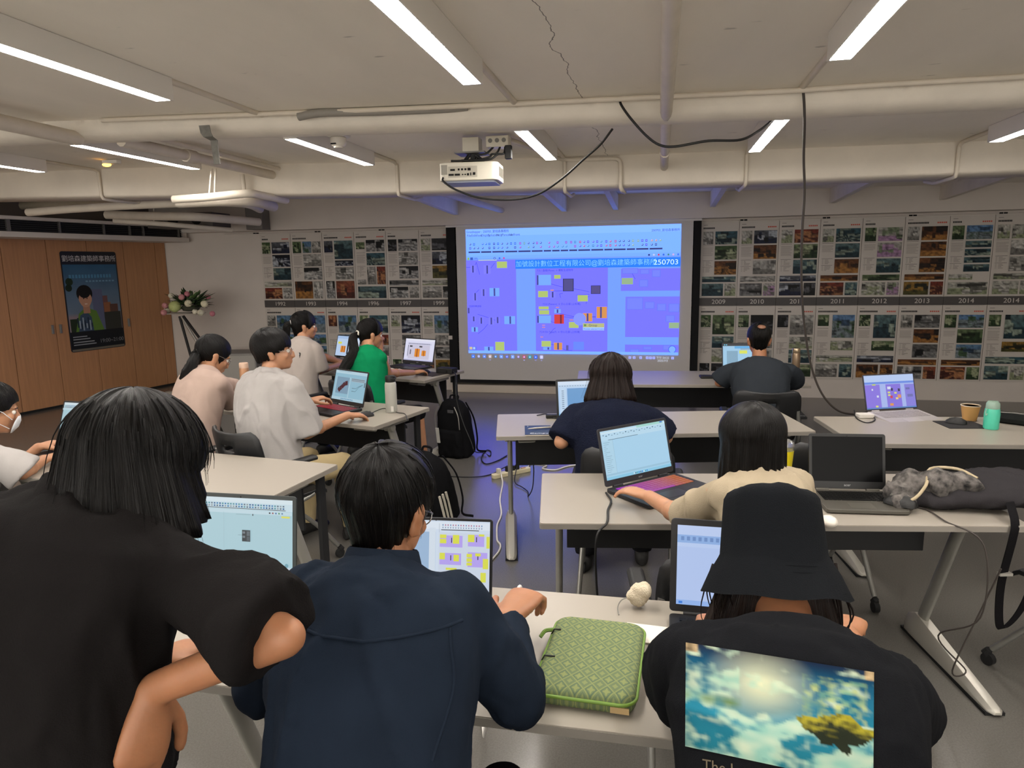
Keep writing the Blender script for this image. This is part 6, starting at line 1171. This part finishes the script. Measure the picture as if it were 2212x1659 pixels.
cable('thin cable trailing from the black mouse off the table edge', [at((0.982,2.840,0.730), .735), at((1.023,2.795,0.730), .735), at((1.040,2.685,0.730), .735), (1.14, 2.60, .68), (1.16, 2.62, .4), (1.08, 2.75, .25), (1.2, 2.78, .1), (1.12, 2.7, .14), (1.18, 2.66, .42), (1.2, 2.6, .6)], .003, mat('cable_grey', '3a3430', .6))
cable('black charging cable beside the laptop behind the brown bob', [at((-0.736,4.265,0.730), .735), at((-0.684,4.313,0.730), .735), at((-0.635,4.224,0.730), .735), at((-0.581,4.152,0.730), .74)], .0035)
tag(MB().box((-.04, -.02, 0), (.04, .02, .022), T(*at((-0.632,4.224,0.730)), 12)).build('charger', M_black, bevel=.005), 'black charger block beside the laptop behind the brown bob', 'charger')
cable('black cable looping beside the silver laptop', [at((1.236,4.680,0.730), .735), at((1.190,4.443,0.730), .735), at((1.214,4.321,0.730), .735), at((1.286,4.417,0.730), .735), at((1.302,4.590,0.730), .74)], .0035)
tag(MB().box((-.045, -.03, 0), (.045, .03, .025), T(*at((1.248,4.490,0.730)), 10)).build('charger', mat('charger_white', 'cfcac2', .5), bevel=.005), 'white charger block beside the silver laptop', 'charger')
tag(MB().ell((0, 0, .02), (.03, .04, .02), T(*at((0.620,2.570,0.730)))).build('earphone_case', mat('case_white', 'd6cfc4', .35), smooth=60), 'small white case at the table edge right of the bucket hat', 'case')
t = thing('pouch', 'black flat pouch cut off by the right edge behind the mint bottle', 'pouch', at((2.091,4.453,0.730)), -35); b = MB(); b.loft([[(x, y, z) for x, y in rr(.34 + g, .2 + g, .05, 5)] for g, z in ((-.03, 0), (0, .01), (0, .03), (-.04, .04))]); b.build('body', cloth('pouch_black', '1b1d1c'), t, smooth=50); MB().tube(spline([(-.15, .02, .04), (-.05, .04, .043), (.1, .03, .042)], 4), .004, 6).build('zip', M_grey, t)
for u, v, lb in ((712, 906, 'white sheet of paper under the red keyed laptop'),): tag(MB().box((-.1, -.14, 0), (.1, .14, .002), T(*at((-2.241,4.349,0.730)), -30)).build('paper_sheet', mat('paper_white', 'd9d3c8', .6)), lb, 'paper')
t = thing('open_notebook', 'white open notebook before the elbow of the woman in green', 'notebook', at((-2.410,6.044,0.730)), -25)
for s in (-1, 1): MB().loft([[(s * x, y, z) for x, z in ((0, .0), (.1, .0), (.1, .006), (.05, .012), (.0, .004))] for y in (-.07, .07)]).build('page_block', mat('paper_white', 'd9d3c8', .6), t, smooth=40)
# ---------------------------------------------------------------- shoulder bag on the right table
t = thing('shoulder_bag', 'dark grey shoulder bag lying on the right table, strap hanging down', 'bag', (1.27, 2.93, .731), 12)
b = MB(); rg = []
for x, w_, h_ in ((-.3, .04, .03), (-.27, .09, .06), (-.15, .13, .1), (.0, .15, .12), (.15, .155, .12), (.3, .14, .09), (.36, .06, .04)): rg.append([(x, w_ * math.cos(a), max(0.001, h_ * .5 + h_ * .5 * math.sin(a) * (1 if math.sin(a) > 0 else 1))) for a in [2 * math.pi * q / 20 for q in range(20)]])
b.loft(rg); me = remesh(b, .012, 3, 'body'); wrinkle(me, .014, 9, 5, (1, 1, 1)); me.materials.append(cloth('bag_grey', '302e30')); put('body', me, t)
b = MB(); me = None
for x, y, z, r in ((-.33, .0, .05, .06), (-.27, .03, .08, .06), (-.2, -.02, .09, .07), (-.36, -.05, .03, .045), (-.12, -.06, .1, .05)): b.ell((x, y, z), (r, r, r * .7))
me = remesh(b, .01, 2, 'scarf'); wrinkle(me, .016, 16, 9, (1, 1, 1)); m_ = mat('scarf_print', '4f4b48', .9, var=1., vscale=34); me.materials.append(m_); put('scarf', me, t)
b = MB(); b.tube(spline([(-.4, -.04, .02), (-.34, -.09, .05), (-.28, -.07, .1), (-.2, .04, .13), (-.12, .0, .14), (-.08, -.06, .12)], 5), .006, 8); b.build('beige_cord', mat('cord_beige', 'a8997c', .7), t, smooth=60)
b = MB(); pts = spline([(-.02, -.16, .06), (-.05, -.235, .01), (-.06, -.245, -.05), (-.05, -.2, -.25), (-.01, -.16, -.42), (.04, -.13, -.45), (.1, -.12, -.38), (.14, -.14, -.2), (.16, -.2, -.04)], 8); up = Vector((1, .3, 0)).normalized(); rg = []
for p_ in pts: rg.append([p_ + up * .02 + Vector((0, .002, 0)), p_ - up * .02 + Vector((0, .002, 0)), p_ - up * .02 - Vector((0, .002, .002)), p_ + up * .02 - Vector((0, .002, .002))])
b.loft(rg); b.build('strap', cloth('strap_black', '151416'), t, smooth=60); MB().box((-.075, -.225, -.2), (-.028, -.205, -.19)).build('buckle', M_silver, t)
# ---------------------------------------------------------------- backpacks
def pack(label, loc, rz, tilt, H, Wd, D_, seed, extra):
    t = thing('backpack', label, 'backpack', loc, rz); M_ = Matrix.Rotation(R_(tilt), 4, 'X'); b = MB(); rg = []
    for z, w_, d_ in ((0, .86, .8), (.05, .98, .98), (.3, 1, 1), (.6, .96, .92), (.8, .88, .78), (.93, .66, .52), (1, .36, .25)): rg.append([M_ @ Vector((x, y, z * H)) for x, y in rr(Wd * w_, D_ * d_, min(.06, D_ * d_ * .45), 5)])
    b.loft(rg); me = remesh(b, .011, 3, 'body'); wrinkle(me, .008, 10, seed); me.materials.append(cloth('pack_black', '141416')); put('body', me, t)
    b = MB(); rg = []
    for z, w_, d_ in ((.05, .7, .1), (.09, .78, .14), (.4, .76, .15), (.52, .7, .1)): rg.append([M_ @ Vector((x, y - D_ * .5, z * H)) for x, y in rr(Wd * w_, D_ * d_ * 3, .03, 4)])
    b.loft(rg); me = remesh(b, .01, 3, 'front_pocket'); wrinkle(me, .006, 14, seed + 1); me.materials.append(MATS['pack_black']); put('front_pocket', me, t)
    for s in (-1, 1):
        b = MB(); b.tube([M_ @ Vector(p_) for p_ in spline([(s * Wd * .28, D_ * .4, H * .9), (s * Wd * .4, D_ * .62, H * .6), (s * Wd * .46, D_ * .6, H * .25), (s * Wd * .5, D_ * .4, .03), (s * Wd * .75, D_ * .5, .012)], 5)], .011, 8, flat=.5); b.build('shoulder_strap', MATS['pack_black'], t, smooth=60)
    b = MB(); b.tube([M_ @ Vector(p_) for p_ in spline([(-.04, .03, H * .97), (-.035, .05, H * 1.03), (.035, .05, H * 1.03), (.04, .03, H * .97)], 4)], .008, 8); b.build('handle', MATS['pack_black'], t, smooth=60)
    extra(t, M_); return t
def ex1(t, M_):
    for s in (-1, 1):
        b = MB(); b.tube([M_ @ Vector(p_) for p_ in spline([(s * .08, -.105, .5), (s * .115, -.118, .42), (s * .12, -.125, .3)], 5)], .004, 6); b.build('zip', M_silver, t, smooth=60)
    b = MB(); b.box((-.105, -.158, .17), (-.075, -.15, .31), M_); b.build('white_tag', mat('tag_white', 'c9c7c0', .5), t); MB().box((.02, -.128, .45), (.075, -.12, .475), M_).build('logo_patch', mat('patch_grey', '4a4a4d', .5), t)
pack('black backpack standing upright on the floor before the left table leg', (-1.735, 5.86, 0), -14, 9, .53, .31, .21, 3, ex1)
def ex2(t, M_):
    wm = mat('stripe_white', 'c9c2b4', .6)
    for k in range(3):
        b = MB(); b.loft([[M_ @ Vector((.152 + .006 * math.sin(z * 8) + .004, -.07 + .03 * k - .02 * z + dy, z)) for dy in (-.006, .006)] + [M_ @ Vector((.15, -.07 + .03 * k - .02 * z + .006, z)), M_ @ Vector((.15, -.07 + .03 * k - .02 * z - .006, z))] for z in (.05, .1, .17, .25)]); b.build('stripe', wm, t)
        MB().loft([[M_ @ Vector((.02 + .016 * k + q, -.112 + .004, z)) for q in (-.006, .006)] + [M_ @ Vector((.02 + .016 * k + q, -.122 + .02 * (z - .42) * 8, z)) for q in (.006, -.006)] for z in (.40, .415 + .012 * (k + 1))]).build('logo_bar', wm, t)
    b = MB(); b.ell((-.05, -.08, .46), (.1, .04, .06), M_); b.build('grey_panel', cloth('panel_grey', '4a4a4a'), t, smooth=60)
pack('black and grey backpack with three white stripes on the floor behind the navy linen shirt', (-1.42, 4.28, 0), -28, 14, .5, .3, .22, 6, ex2)
# ---------------------------------------------------------------- power strip and floor cables
a_, b_ = Vector((-1.250,5.216,0.020)), Vector((-1.021,5.445,0.020)); d_ = b_ - a_
t = thing('power_strip', 'cream power strip with black plugs on the floor by the aisle', 'power strip', (a_.x, a_.y, 0), math.degrees(math.atan2(d_.y, d_.x))); L_ = d_.length
MB().prism(rr(L_ + .04, .055, .02, 4, L_ / 2, 0), 0, .035).build('body', mat('strip_cream', 'd0c6a4', .5), t, bevel=.005); MB().box((L_ * .8, -.012, .035), (L_ * .92, .012, .042)).build('switch', mat('switch_red', 'b8906c', .4), t, bevel=.002)
for k in (.12, .38, .55, .68): MB().box((L_ * k - .014, -.014, .035), (L_ * k + .014, .014, .075)).build('plug', M_black if k > .15 else mat('plug_white', 'cfcabc', .5), t, bevel=.004)
M_wc = mat('cable_white', 'd2cec8', .5)
cable('white cable winding over the floor from the power strip to the front table', [(a_.x + .05, a_.y + .0, .08), (-1.187,5.193,0.030), (-1.150,5.070,0.006), (-1.092,4.717,0.006), (-1.016,4.421,0.006), (-0.996,4.207,0.006), (-0.944,3.980,0.006), (-0.894,3.809,0.006), (-.93, 3.2, .006), (-.62, 2.3, .006), (-.52, 2.0, .2), (-.4, 1.925, .66), (-.385, 1.905, .733), at((-0.386,1.861,0.730), .736), at((-0.383,1.818,0.730), .737)], .006, M_wc)
cable('white cable coiled on the floor under the table with the notebook', [(-1.020,5.438,0.030), (-1.033,5.642,0.006), (-0.894,5.621,0.006), (-0.910,5.522,0.006), (-0.798,5.499,0.006), (-0.692,5.637,0.006), (-0.438,5.760,0.006)], .006, M_wc)
cable('thin black cable lying from the striped backpack to the power strip', [(-1.786,5.281,0.006), (-1.601,5.194,0.006), (-1.395,5.214,0.006), (-1.294,5.305,0.006), (-1.224,5.393,0.030), (a_.x + d_.x * .38, a_.y + d_.y * .38, .08)], .004)
cable('black cable dropping in a point beside the right table leg', [(a_.x + d_.x * .68, a_.y + d_.y * .68, .07), (-1.060,5.099,0.020), (-0.983,5.003,0.010), (-0.922,4.908,0.008), (-0.901,4.810,0.006), (-0.852,4.714,0.100), (-0.795,4.458,0.300), (-0.764,4.270,0.420)], .004)
cable('black cable lying on the floor under the front table', [(-.2, 1.0, .006), (-.08, 1.12, .006), (.05, 1.1, .006), (.1, 1.22, .006), (.0, 1.3, .006), (.15, 1.4, .006)], .005)
